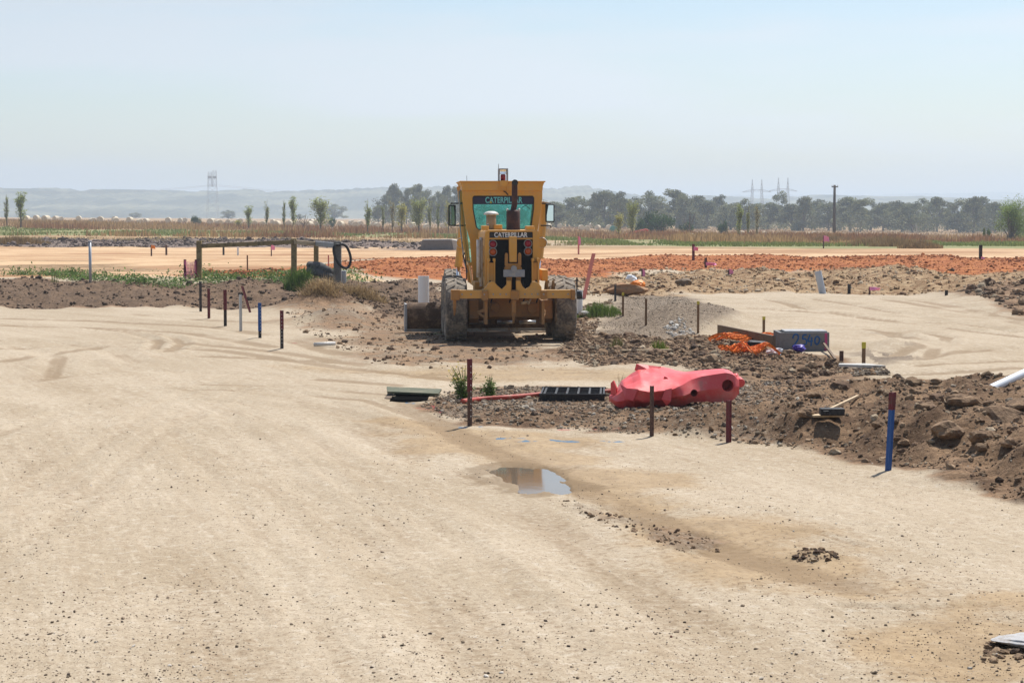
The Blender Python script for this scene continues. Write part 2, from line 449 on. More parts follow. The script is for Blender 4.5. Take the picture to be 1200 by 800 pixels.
M['amberlamp'] = simple('amber_lens', (.50, .09, .012), .25, var=.15)
M['chrome'] = simple('mirror_glass', (.85, .88, .9), .04, metal=1, var=.02)
M['cream'] = simple('pale_cap', (.62, .60, .56), .5, c2=(.42, .36, .28), scale=12)
M['tan'] = simple('precleaner_body', (.36, .25, .14), .6, c2=(.30, .24, .18), scale=9)
M['pvc'] = simple('white_pvc', (.74, .76, .78), .4, var=.05, c2=(.55, .50, .42), scale=4, thr=(.6, .8))
M['greyplastic'] = simple('grey_pipe', (.42, .45, .50), .45, var=.08)
M['maroon'] = simple('maroon_paint', (.13, .012, .022), .6, c2=(.09, .04, .03), scale=14)
M['ruststeel'] = simple('rusty_picket', (.085, .045, .035), .8, c2=(.16, .09, .06), scale=20)
M['blacksteel'] = simple('black_picket', (.022, .02, .022), .6, c2=(.08, .06, .05), scale=14)
M['bluepaint'] = simple('blue_paint', (.012, .075, .27), .55, c2=(.03, .06, .13), scale=18, thr=(.55, .7))
M['galv'] = simple('galvanised_steel', (.46, .48, .50), .45, metal=.5, var=.12)
M['woodpeg'] = simple('peg_timber', (.20, .115, .055), .8, c2=(.12, .07, .04), scale=12)
M['woodpale'] = simple('pale_timber', (.56, .43, .27), .8, c2=(.40, .28, .16), scale=7)
M['yellowtip'] = simple('yellow_tip', (.50, .42, .05), .6)
M['pink'] = simple('pink_tape', (.85, .27, .46), .55, var=.12)
M['pinkred'] = simple('coral_stake', (.62, .20, .17), .6, var=.12)
M['orangetape'] = simple('orange_flag', (.75, .22, .02), .55, var=.15)
M['mould'] = simple('rusty_mouldboard', (.10, .055, .03), .75, c2=(.24, .15, .085), scale=6)
M['void'] = simple('pit_shade_black', (.006, .006, .006), 1.0, spec=0)  # flat black without sheen, painted shade for the pit opening
M['olivewood'] = simple('treated_pine', (.31, .225, .10), .8, c2=(.10, .075, .04), scale=5, bump=.003)
M['greywood'] = simple('weathered_timber', (.20, .185, .165), .85, c2=(.11, .10, .085), scale=6, bump=.004)
M['palerail'] = simple('pale_rail', (.42, .43, .44), .7, c2=(.30, .26, .2), scale=5)
M['hose'] = simple('black_hose', (.02, .017, .016), .6, scale=10)
M['brownwood'] = simple('formwork_timber', (.17, .115, .07), .8, c2=(.10, .07, .045), scale=6, bump=.003)
M['concrete'] = simple('concrete_pit', (.19, .185, .18), .8, c2=(.13, .125, .12), scale=7, bump=.003)
M['concpale'] = simple('pale_concrete', (.50, .49, .46), .85, c2=(.36, .33, .28), scale=6, bump=.002)
M['magenta'] = simple('magenta_paint', (.42, .05, .16), .6, var=.1)
M['spraypaint'] = simple('blue_spray', (.01, .085, .25), .6, var=.15)
M['meshorange'] = simple('orange_safety_mesh', (.95, .25, .03), .5, var=.15, c2=(.65, .12, .03), scale=6)
M['purple'] = simple('purple_plastic', (.06, .035, .30), .45, var=.15)
M['darkplastic'] = simple('black_plastic', (.014, .014, .016), .6, c2=(.045, .04, .035), scale=9)
M['redhose'] = simple('red_conduit', (.42, .05, .03), .6, c2=(.36, .17, .11), scale=10)
M['greenplate'] = simple('green_formwork', (.075, .085, .045), .75, c2=(.15, .13, .08), scale=5)
M['stone'] = simple('pale_stone', (.40, .395, .39), .8, c2=(.26, .22, .18), scale=16, bump=.006)
M['dirtcloth'] = simple('stained_cloth', (.36, .20, .10), .9, c2=(.2, .12, .07), scale=8)
M['baletop'] = simple('hay_bale', (.70, .60, .44), .9, c2=(.46, .38, .26), scale=3, bump=.03)
M['wrap'] = simple('white_wrap', (.72, .72, .70), .6, var=.06)
M['bark'] = simple('bark', (.13, .10, .075), .9, c2=(.22, .19, .16), scale=2)
M['palebark'] = simple('bleached_bark', (.50, .47, .43), .85, scale=2)
M['polewood'] = simple('pole_timber', (.10, .085, .075), .85, scale=1)
M['lattice'] = simple('pylon_steel', (.30, .31, .32), .6, var=.08)
M['redsheet'] = simple('red_tarpaulin', (.60, .06, .04), .6, var=.15)
M['greensheet'] = simple('teal_tarpaulin', (.05, .22, .17), .5, var=.15)
M['fabric'] = simple('filter_cloth', (.11, .105, .10), .9, c2=(.02, .02, .02), scale=9, bump=.01)

def colour_attr_mat(name, rough=.9, var=.3, scale=6, bump=.0, translucent=0.0):
    t = NT(name); co = t.node('ShaderNodeTexCoord').outputs['Object']
    n = t.noise(scale, 5, .6, co)
    col = t.mix(1.0, t.attr('col', 'Color'), t.mix(n, (1 - var,) * 3, (1 + var,) * 3), 'MULTIPLY')
    t.done(col, rough, t.bump(t.noise(scale * 5, 4, .6, co), .6, bump) if bump else None, .2)
    if translucent:
        tr = t.node('ShaderNodeBsdfTranslucent'); t.link(col, tr.inputs[0])
        mx = t.node('ShaderNodeMixShader'); mx.inputs[0].default_value = translucent
        t.link(t.p.outputs[0], mx.inputs[1]); t.link(tr.outputs[0], mx.inputs[2]); t.link(mx.outputs[0], t.out.inputs[0])
    return t.m

M['leaf'] = colour_attr_mat('leaves', .6, .15, 3, translucent=.35)
M['grass'] = colour_attr_mat('grass_blades', .7, .12, 3, translucent=.3)
M['clod'] = colour_attr_mat('earth_clods', .95, .22, 14, bump=.02)

# ------------------------------------------------------------------ ground sheet
def build_ground():
    pys = np.concatenate([np.arange(862, 300, -1.0), np.arange(300, 256, -.45)])
    ys = [at_z(600, p)[1] for p in pys]
    ys = np.array([-60, -30, -15, -8, -3, 0, 3, 5, 6.5, 7.6, 8.3] + ys + [1500, 1900, 2600, 3600, 5200, 7500, 10500])
    us = np.concatenate([[-9000, -4500, -2400, -1500, -1000, -750], np.arange(-560, -40, 5.0), np.arange(-40, 1240, 1.15), np.arange(1240, 1760, 5.0), [1950, 2200, 2700, 3600, 5700, 10200]])
    Y = np.repeat(ys[:, None], len(us), 1)
    X = (us[None, :] - 600) / FPX * np.maximum(Y, 8.7)
    x, y = X.ravel(), Y.ravel()
    z = ground_z(x, y)
    z[y > 1400] -= 1.5
    nr, nc = Y.shape
    i = (np.arange(nr - 1)[:, None] * nc + np.arange(nc - 1)[None, :]).ravel()
    F = np.stack([i, i + 1, i + nc + 1, i + nc], 1)
    u = upx(x, y)
    A = {}
    d = np.maximum(y, 8)
    A['z_brown'] = np.clip(np.maximum.reduce([
        zone(x, y, Z['mound'], .35, .35, 1.2, 5), zone(x, y, Z['brownR'], .8, .9, .6, 6), zone(x, y, Z['clodsB'], .5, .4, .5, 7),
        .62 * zone(x, y, Z['mixL'], 1.5, 1.6, .5, 8), zone(x, y, Z['heapR'], 1.0, .8, .4, 9), .55 * zone(x, y, Z['darkpatch'], .25, .3, 2.5, 10),
        1.3 * np.exp(-((x - at_z(378, 362)[0]) / 1.5) ** 2 - ((y - at_z(378, 360)[1]) / 3.0) ** 2), 1.2 * np.exp(-((x - at_z(428, 356)[0]) / 1.2) ** 2 - ((y - at_z(428, 356)[1]) / 3.0) ** 2)]), 0, 1)
    A['z_brown'] *= 1 - zone(x, y, Z['gravelheap'], .8, .5, .6, 43)
    A['z_dark'] = np.clip(np.maximum(zone(x, y, Z['clodsB'], .6, .5, .4, 39) * (.45 + .9 * fbm(x * .35, y * .5, 3, 40)), .3 * zone(x, y, Z['brownR'], 1, 1, .5, 41) * fbm(x * .6, y * .5, 3, 42) * 1.8), 0, 1)  # shade of the camera-facing left bank put into soil colour; brownR darkened too
    A['z_gravel'] = np.clip(zone(x, y, Z['gravelheap'], 1.0, .8, .5, 12) + zone(x, y, Z['mound'], .3) * np.interp(u, [500, 700, 860, 960, 1010], [.75, .7, .75, .35, .12]) * (.10 + 1.0 * fbm(x * 1.1, y * .8, 3, 13))
                            + .8 * zone(x, y, Z['slabpad'], .6, .5, .8, 14) * (fbm(x, y, 3, 15) > .5)
                            + .8 * gauss(x, y, at_z(394, 376), .9, 1.4) + .5 * zone(x, y, Z['darkpatch'], .25, .3, 2.5, 10), 0, 1)
    A['z_orange'] = np.clip(np.maximum(zone(x, y, Z['orange'], 1.2, 3.5, .12, 16), .9 * zone(x, y, Z['orange2'], 1.5, 4, .2, 17)), 0, 1)
    A['z_rubble'] = np.maximum(zone(x, y, Z['rubble'], 1.5, 3.0, .2, 18), 1.0 * zone(x, y, Z['muddy'], 4, 6, .12, 35) * sstep(.34, .54, fbm(x * .12, y * .35, 4, 36)))
    A['z_pale'] = np.maximum(zone(x, y, Z['paleL'], 2, 4, .12, 19), zone(x, y, Z['paleR'], 4, 4, .1, 20))
    A['z_ridge'] = zone(x, y, Z['ridgeL'], 3, 4, .15, 21)
    A['z_green'] = np.clip(np.maximum(zone(x, y, Z['greenL'], 10, 26, .05, 22), zone(x, y, Z['greenR'], 8, 16, .06, 23)) + zone(x, y, Z['weedbed'], 1.2, 2, .4, 24) * .5, 0, 1)
    A['z_field'] = np.maximum(zone(x, y, Z['straw'], 6, 8, .06, 25), sstep(150, 200, y + 30 * (fbm(x * .03, y * .02, 3, 26) - .5)))
    A['z_tan'] = np.clip(np.maximum.reduce([zone(x, y, Z['tan1'], .8, 1.0, .7, 27), zone(x, y, Z['tan2'], .5, .6, 1.0, 28), .7 * zone(x, y, Z['tan3'], 1.2, 1.2, .5, 29)]), 0, 1)
    tr = np.zeros(x.shape)
    for P, w, dp in TRACKS:
        tr = np.maximum(tr, masked(x, y, P, lambda a, b: np.exp(-((dist_line(a, b, P) - .25 * w) / (.55 * w)) ** 2) * min(1, dp / .03) * sstep(.28, .62, fbm(a * .9 + dp * 99, b * .35, 3, 38)), 4 * w))
    A['z_track'] = tr
    A['z_wet'] = masked(x, y, Z['puddle'], lambda a, b: sstep(-.45, .08, sdf_poly(a, b, Z['puddle']) + (fbm(a * 3, b * 1.5, 3, 37) - .5) * .7), 1.3)
    for nm, L in (('p_blue', PAINT_BLUE), ('p_red', PAINT_RED)):
        v = np.zeros(x.shape)
        for P, w in L:
            def one(a, b):
                along = fbm(a * 9, b * 4, 3, 33)
                return np.exp(-(dist_line(a, b, P) / (w * np.array(1.5))) ** 2) * np.clip((along - .3) * 3.2, 0, 1)
            v = np.maximum(v, masked(x, y, P, one, 4 * w + .2))
        A[nm] = v
    cs = sstep(22, 34, y)
    A['streak'] = x + .22 * y + .0001 * np.minimum(y, 60) ** 3
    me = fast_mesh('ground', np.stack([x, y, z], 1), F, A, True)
    return me

def ground_material():
    t = NT('bare_earth')
    geo = t.node('ShaderNodeNewGeometry').outputs['Position']
    A = {k: t.attr(k) for k in ('z_brown', 'z_dark', 'z_gravel', 'z_orange', 'z_rubble', 'z_pale', 'z_ridge', 'z_green', 'z_field', 'z_tan', 'z_track', 'z_wet', 'p_blue', 'p_red', 'streak')}
    sep = t.node('ShaderNodeSeparateXYZ'); t.link(geo, sep.inputs[0])
    cmb = t.node('ShaderNodeCombineXYZ'); t.link(A['streak'], cmb.inputs[0]); t.link(t.math('MULTIPLY', sep.outputs[1], .10), cmb.inputs[1])
    n_big = t.noise(.35, 5, .55, geo); n_mid = t.noise(2.2, 6, .6, geo); n_fine = t.noise(16, 6, .65, geo); n_grit = t.noise(75, 3, .6, geo)
    n_str = t.noise(1.3, 6, .6, cmb.outputs[0]); n_str2 = t.noise(4.5, 5, .6, cmb.outputs[0]); n_str3 = t.noise(17, 4, .6, cmb.outputs[0])
    # rolled sand: pale crust, tan where it has been disturbed
    sand = t.mix(t.ramp(n_str, .30, .72), (.338, .266, .178), (.42, .345, .248))
    sand = t.mix(t.math('MULTIPLY', t.ramp(n_str2, .52, .72), .45), sand, (.285, .205, .125))
    sand = t.mix(t.math('MULTIPLY', t.ramp(n_str3, .55, .70), .32), sand, (.27, .195, .115))
    sand = t.mix(t.math('MULTIPLY', t.ramp(n_str3, .44, .34), .35), sand, (.53, .45, .34))
    sand = t.mix(t.math('MULTIPLY', t.ramp(n_big, .40, .62), .35), sand, (.49, .405, .30))
    sand = t.mix(t.math('MULTIPLY', t.ramp(n_fine, .48, .70), .55), sand, (.225, .16, .10))
    n_spk = t.noise(30, 3, .7, geo); n_flk = t.noise(9, 5, .75, geo)
    sand = t.mix(t.math('MULTIPLY', t.ramp(n_spk, .60, .655), .55), sand, (.21, .15, .10))
    sand = t.mix(t.math('MULTIPLY', t.ramp(n_flk, .44, .39), .45), sand, (.52, .455, .36))
    sand = t.mix(t.math('MULTIPLY', t.ramp(n_flk, .58, .63), .35), sand, (.28, .21, .135))
    sand = t.mix(t.math('MULTIPLY', t.ramp(n_grit, .56, .68), .7), sand, (.16, .12, .085))
    sand = t.mix(t.math('MULTIPLY', t.ramp(n_grit, .42, .28), .6), sand, (.58, .50, .39))
    tan = t.mix(t.ramp(n_mid, .3, .7), (.235, .15, .07), (.37, .255, .135))
    tan = t.mix(t.math('MULTIPLY', t.ramp(n_fine, .50, .66), .6), tan, (.14, .09, .05))
    def edge(a, lo=.35, hi=.65, amp=.7, nz=None):
        return t.ramp(t.math('ADD', a, t.math('MULTIPLY', t.math('SUBTRACT', nz or n_mid, .5), amp)), lo, hi)
    col = t.mix(t.math('MULTIPLY', edge(A['z_tan'], .3, .75, 1.5, t.math('MULTIPLY_ADD', n_fine, .55, t.math('MULTIPLY', n_mid, .45))), .62), sand, tan)
    col = t.mix(t.math('MULTIPLY', edge(A['z_track'], .25, .9, 1.0, n_fine), .62), col, (.20, .135, .075))
    col = t.mix(t.math('MULTIPLY', edge(A['z_wet'], .3, .8, .9, n_fine), .6), col, t.mix(n_fine, (.12, .078, .04), (.21, .145, .082)))
    field = t.mix(t.ramp(n_big, .4, .62), (.27, .165, .085), (.37, .26, .14))
    col = t.mix(A['z_field'], col, field)
    green = t.mix(n_mid, (.13, .155, .055), (.27, .25, .11))
    col = t.mix(t.math('MULTIPLY', edge(A['z_green'], .3, .7, .9), .9), col, green)
    band = t.node('ShaderNodeCombineXYZ'); t.link(t.math('MULTIPLY', sep.outputs[0], .03), band.inputs[0]); t.link(t.math('MULTIPLY', sep.outputs[1], .06), band.inputs[1])
    n_band = t.noise(1.7, 7, .66, band.outputs[0], .8)
    pale = t.mix(t.ramp(n_band, .36, .58), (.29, .155, .075), (.54, .37, .215))
    pale = t.mix(t.math('MULTIPLY', t.ramp(n_big, .50, .66), .7), pale, (.36, .20, .10))
    pale = t.mix(t.math('MULTIPLY', t.ramp(n_mid, .52, .70), .55), pale, (.29, .165, .085))
    col = t.mix(edge(A['z_pale'], .3, .7, .7), col, pale)
    rub = t.mix(t.ramp(n_mid, .38, .64), (.20, .115, .055), (.38, .265, .15))
    rub = t.mix(t.math('MULTIPLY', t.ramp(n_fine, .56, .68), .6), rub, (.47, .38, .26))
    col = t.mix(edge(A['z_rubble'], .3, .7, .8), col, rub)
    ora = t.mix(t.ramp(n_mid, .36, .64), (.24, .072, .024), (.43, .165, .055))
    col = t.mix(edge(A['z_orange'], .3, .7, .9), col, ora)
    rid = t.mix(n_mid, (.11, .08, .065), (.22, .17, .14))
    col = t.mix(edge(A['z_ridge'], .3, .7, .8), col, rid)
    br = t.mix(t.ramp(n_mid, .36, .64), (.125, .074, .042), (.29, .185, .108))
    br = t.mix(t.math('MULTIPLY', t.ramp(n_fine, .55, .68), .55), br, (.34, .245, .155))
    br = t.mix(t.math('MULTIPLY', t.ramp(n_fine, .46, .36), .6), br, (.055, .036, .024))
    br = t.mix(t.math('MULTIPLY', A['z_dark'], .72), br, t.mix(t.ramp(n_fine, .35, .68), (.060, .040, .027), (.165, .11, .07)))  # darker soil tone carries the bank's painted shade
    grv = t.mix(t.ramp(n_fine, .35, .66), (.125, .092, .064), (.29, .225, .16))
    grv = t.mix(t.math('MULTIPLY', t.ramp(n_grit, .56, .66), .7), grv, (.40, .35, .285))
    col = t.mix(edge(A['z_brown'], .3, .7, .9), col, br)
    col = t.mix(edge(A['z_gravel'], .3, .75, .9, n_fine), col, grv)
    col = t.mix(t.math('MULTIPLY', edge(A['p_blue'], .38, .8, 1.2, n_fine), .85), col, (.035, .15, .27))
    col = t.mix(t.math('MULTIPLY', edge(A['p_red'], .5, .9, 1.3, n_fine), .7), col, (.33, .06, .06))
    loose = t.math('MAXIMUM', t.math('MAXIMUM', A['z_brown'], A['z_gravel']), t.math('MAXIMUM', A['z_orange'], A['z_rubble']))
    b1 = t.node('ShaderNodeBump'); b1.inputs['Distance'].default_value = .07
    t.link(t.math('MULTIPLY', t.noise(9, 8, .7, geo), 1), b1.inputs['Height']); t.link(t.ramp(loose, 0, 1, .12, 1.0), b1.inputs['Strength'])
    nr = t.bump(n_grit, .35, .006, b1.outputs[0])
    return t.done(col, .95, nr, .15)

ground = obj('ground', build_ground(), ground_material()); tag(ground, kind='structure')

# puddle: still water in the dip
def puddle():
    P = [(x, y) for x, y in Z['puddle']]
    cx, cy = sum(p[0] for p in P) / len(P), sum(p[1] for p in P) / len(P)
    V = [(0, 0, 0)] + [((x - cx) * 1.12, (y - cy) * 1.12, 0) for x, y in P]; n = len(P)
    me = bpy.data.meshes.new('puddle'); me.from_pydata(V, [], [(0, 1 + k, 1 + (k + 1) % n) for k in range(n)])
    t = NT('still_water'); t.p.inputs['IOR'].default_value = 1.33; t.p.inputs['Specular IOR Level'].default_value = .62
    geo = t.node('ShaderNodeTexCoord').outputs['Object']
    t.done(t.mix(t.noise(3, 4, .6, geo), (.12, .09, .06), (.20, .15, .10)), .05, t.bump(t.noise(7, 2, .5, geo), .05, .004))
    o = obj('puddle', me, t.m, loc=(cx, cy, -.017)); tag(o, kind='structure')
puddle()

# ------------------------------------------------------------------ hills far behind
def hill(prof, y0, depth, seed, bump, m):
    us = np.linspace(prof[0][0], prof[-1][0], 1700); tops = np.interp(us, [p[0] for p in prof], [p[1] for p in prof])
    V = []
    x = (us - 600) / FPX * y0
    zt = CAM_H + (HORIZON - tops) * y0 / FPX
    rough = (fbm(x * .010, x * 0 + seed, 3, seed) - .5) * bump * 1.6 + (np.abs(fbm(x * .075, x * 0 + seed, 3, seed + 5, .7) - .5) * -2 + .25 + (fbm(x * .16, x * 0 + seed, 2, seed + 9) - .5)) * bump * .9
    rows = []
    for k, (t, f) in enumerate(((0, 0), (.12, .18), (.3, .45), (.55, .75), (.8, .95), (1.0, 1.0), (1.3, .8), (2.2, 0))):
        yy = y0 - depth * (1 - t)
        zz = -6 + (zt + 6) * f + rough * (f > .1) * (.4 + .6 * f) + (fbm(x * .015 + k * 3.1, x * 0 + yy * .01, 3, seed + k) - .5) * bump * 2 * (0 < f < 1)
        rows.append(np.stack([x, np.full_like(x, yy) + (fbm(x * .004, x * 0, 2, seed + k) - .5) * depth * .2, zz], 1))
    V = np.concatenate(rows); n = len(us)
    i = (np.arange(len(rows) - 1)[:, None] * n + np.arange(n - 1)[None, :]).ravel()
    o = obj('hills', fast_mesh('hills', V, np.stack([i, i + 1, i + n + 1, i + n], 1), None, True), m); tag(o, kind='structure')
th = NT('wooded_hillside'); g_ = th.node('ShaderNodeNewGeometry').outputs['Position']
th.done(th.mix(th.ramp(th.noise(.009, 7, .7, g_), .4, .62), (.018, .032, .014), (.15, .15, .085)), .95)
hill([(-700,221),(-200,222),(0,221),(25,223),(60,221.5),(90,223),(107,226),(112,223),(135,222.5),(170,224),(210,225),(240,227),(275,226),(300,225),(340,227),(370,225),(400,224.5),(440,222),(500,219),(560,217),(620,219),(640,221.5),(662,220),(675,218.5),(700,222),(720,225),(745,227.5),(790,230),(840,229),(900,232),(930,229.5),(955,228),(985,227.5),(1015,229),(1060,233),(1100,232),(1150,235),(1250,236),(1700,238)], 3000, 700, 3, 4.2, th.m)
hill([(-900,228),(600,230),(900,229),(980,228),(1020,229),(1060,228),(1110,227),(1160,226),(1200,227),(1300,225),(1900,228)], 7000, 1200, 8, 5, th.m)

# ------------------------------------------------------------------ haze
SUN = Vector((.32, .50, 1.0)).normalized()
hz = MB().span((-7000, -140, -9), (7000, 9800, 88)).build('haze', bpy.data.materials.new('dusty_air')); tag(hz, kind='stuff')
hm = hz.data.materials[0]; hm.use_nodes = True
for n in list(hm.node_tree.nodes):
    if n.type != 'OUTPUT_MATERIAL': hm.node_tree.nodes.remove(n)
pv = hm.node_tree.nodes.new('ShaderNodeVolumePrincipled'); pv.inputs['Density'].default_value = .00036; pv.inputs['Color'].default_value = (.65, .77, .90, 1); pv.inputs['Anisotropy'].default_value = .28
hm.node_tree.links.new(pv.outputs[0], hm.node_tree.nodes['Material Output'].inputs['Volume'])

# ------------------------------------------------------------------ sky, sun, camera
w = bpy.data.worlds.new('World'); scene.world = w; w.use_nodes = True
nt = w.node_tree; bg = nt.nodes['Background']
sky = nt.nodes.new('ShaderNodeTexSky'); sky.sky_type = 'NISHITA'; sky.sun_disc = False
sky.sun_elevation = math.asin(SUN.z); sky.sun_rotation = math.atan2(SUN.x, SUN.y)
sky.air_density = 1.0; sky.dust_density = 1.0; sky.ozone_density = 3.0; sky.altitude = 60
tc = nt.nodes.new('ShaderNodeTexCoord')
mp = nt.nodes.new('ShaderNodeMapping'); mp.inputs['Scale'].default_value = (2.2, 2.2, 16); mp.inputs['Rotation'].default_value = (0, R(4), 0)
nt.links.new(tc.outputs['Generated'], mp.inputs[0])
cn = nt.nodes.new('ShaderNodeTexNoise'); cn.inputs['Scale'].default_value = 1.5; cn.inputs['Detail'].default_value = 5; cn.inputs['Roughness'].default_value = .5
nt.links.new(mp.outputs[0], cn.inputs['Vector'])
cr = nt.nodes.new('ShaderNodeMapRange'); cr.interpolation_type = 'SMOOTHSTEP'
for i, v in ((1, .42), (2, .66), (3, .0), (4, .75)): cr.inputs[i].default_value = v
nt.links.new(cn.outputs['Fac'], cr.inputs[0])
bw = nt.nodes.new('ShaderNodeRGBToBW'); nt.links.new(sky.outputs[0], bw.inputs[0])
cl = nt.nodes.new('ShaderNodeMix'); cl.data_type = 'RGBA'; cl.blend_type = 'MULTIPLY'; cl.inputs[0].default_value = 1
nt.links.new(bw.outputs[0], cl.inputs[6]); cl.inputs[7].default_value = (.98, 1.06, 1.16, 1)
mx = nt.nodes.new('ShaderNodeMix'); mx.data_type = 'RGBA'
nt.links.new(cr.outputs[0], mx.inputs[0]); nt.links.new(sky.outputs[0], mx.inputs[6]); nt.links.new(cl.outputs[2], mx.inputs[7])
nt.links.new(mx.outputs[2], bg.inputs[0]); bg.inputs[1].default_value = .101

sl = bpy.data.lights.new('sun', 'SUN'); sl.energy = 4.7; sl.angle = R(.53); sl.color = (1, .962, .91)
so = link(bpy.data.objects.new('sun', sl)); so.rotation_euler = SUN.to_track_quat('Z', 'Y').to_euler(); so.location = (30, 40, 60)

cam = bpy.data.cameras.new('camera'); cam.lens = 70; cam.sensor_width = 36; cam.clip_start = .1; cam.clip_end = 30000
co = link(bpy.data.objects.new('camera', cam)); co.location = (0, 0, CAM_H); co.rotation_euler = (math.pi / 2 - PITCH, 0, 0)
scene.camera = co
vs = scene.view_settings; vs.view_transform = 'Standard'; vs.look = 'None'; vs.exposure = .41; vs.gamma = 1; vs.use_curve_mapping = False
scene.render.engine = 'CYCLES'
cy = scene.cycles; cy.use_denoising = True; cy.max_bounces = 6; cy.diffuse_bounces = 3; cy.glossy_bounces = 3; cy.transmission_bounces = 6; cy.transparent_max_bounces = 12; cy.volume_bounces = 1

# ------------------------------------------------------------------ lettering
def text_mesh(body, width, height, depth=.004, bold=.0):
    cu = bpy.data.curves.new('lettering', 'FONT'); cu.body = body; cu.extrude = .01; cu.offset = bold; cu.space_character = 1.02
    o = link(bpy.data.objects.new('lettering', cu)); dg = bpy.context.evaluated_depsgraph_get(); dg.update()
    me = bpy.data.meshes.new_from_object(o.evaluated_get(dg)); bpy.data.objects.remove(o); bpy.data.curves.remove(cu)
    co = np.empty(len(me.vertices) * 3, np.float32); me.vertices.foreach_get('co', co); co = co.reshape(-1, 3)
    lo, hi = co.min(0), co.max(0)
    co = (co - (lo + hi) / 2) / (hi - lo) * np.array([width, height, depth])
    co = np.stack([co[:, 0], -co[:, 2], co[:, 1]], 1)       # stand it up, facing -Y
    me.vertices.foreach_set('co', np.ascontiguousarray(co, np.float32).ravel()); me.materials.clear(); me.update()
    return me

# ------------------------------------------------------------------ the motor grader (local frame: X right, Y forward, Z up, origin on the ground under the rear axle)
YAW = R(4.0)
GY = 36.25
def LX(zx, yl):
    d = GY + yl; return ((470 + zx / 3.636) - 600) * d / FPX + .045 + .0785 * yl
def LZ(zy, yl):
    d = GY + yl; return CAM_H - ((190 + zy / 3.636) - HORIZON) * d / FPX

def glass_mat():
    t = NT('green_cab_glass')
    tr = t.node('ShaderNodeBsdfTransparent'); tr.inputs[0].default_value = (.40, .80, .78, 1)
    gl = t.node('ShaderNodeBsdfGlossy'); gl.inputs['Roughness'].default_value = .03; gl.inputs[0].default_value = (.8, .95, .95, 1)
    dif = t.node('ShaderNodeBsdfTranslucent'); dif.inputs[0].default_value = (.20, .46, .42, 1)
    m0 = t.node('ShaderNodeMixShader'); m0.inputs[0].default_value = .40
    co = t.node('ShaderNodeTexCoord').outputs['Object']
    t.link(t.ramp(t.noise(4, 5, .6, co), .3, .7, .15, .55), m0.inputs[0])     # dust film on the pane
    t.link(tr.outputs[0], m0.inputs[1]); t.link(dif.outputs[0], m0.inputs[2])
    fr = t.node('ShaderNodeFresnel'); fr.inputs[0].default_value = 1.5
    mx = t.node('ShaderNodeMixShader'); t.link(fr.outputs[0], mx.inputs[0]); t.link(m0.outputs[0], mx.inputs[1]); t.link(gl.outputs[0], mx.inputs[2])
    t.link(mx.outputs[0], t.out.inputs[0]); return t.m
M['glass'] = glass_mat()

def make_wheel(root, x, y, RAD, W, side, seed):
    wl = link(bpy.data.objects.new('wheel', None)); wl.parent = root; wl.location = (x, y, RAD - .015)
    h = W / 2
    b = MB(); rr = RAD - .026
    prof = [(.33, -h * .72), (.40, -h * .98), (.47, -h), (rr - .03, -h * .93), (rr, -h * .80), (rr + .006, 0), (rr, h * .80), (rr - .03, h * .93), (.47, h), (.40, h * .98), (.33, h * .72)]
    b.lathe(prof, (0, 0, 0), 'X', 56)
    N = 20
    for s in (-1, 1):                                        # angled lugs, one set each side
        for k in range(N):
            t0 = 2 * math.pi * (k + (.5 if s > 0 else 0)) / N
            pts = []
            for rad in (rr - .012, RAD):
                for (xx, tt, ww) in ((.02, .0, .050), (h * .93, .16, .075)):
                    for dw in (-1, 1):
                        a = t0 + tt + dw * ww / RAD * .6
                        r_ = rad - (.022 if xx > h * .5 and rad == RAD else 0)
                        pts.append((s * xx, r_ * math.cos(a), r_ * math.sin(a)))
            # shoulder skirt of the lug
            b.raw(pts, [(0,1,3,2),(4,6,7,5),(0,2,6,4),(1,5,7,3),(0,4,5,1),(2,3,7,6)])
    ty = b.build('tyre', M['tyre'], wl, True); m = ty.modifiers.new('e', 'EDGE_SPLIT'); m.split_angle = R(38)
    rm = MB().lathe([(.335, -h * .74), (.345, -h * .70), (.30, -h * .60), (.29, -h * .1), (.25, 0), (.12, .02), (.10, .05), (.0, .05)], (0, 0, 0), 'X', 36)
    rm.lathe([(.335, h * .74), (.345, h * .70), (.30, h * .60), (.29, h * .1)], (0, 0, 0), 'X', 36)
    for k in range(10):
        a = k * math.pi / 5; rm.tube([(.0, .19 * math.cos(a), .19 * math.sin(a)), (side * .06, .19 * math.cos(a), .19 * math.sin(a))], .018, 6)
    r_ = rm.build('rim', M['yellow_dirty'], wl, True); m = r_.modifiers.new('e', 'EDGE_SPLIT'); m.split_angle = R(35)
    return wl

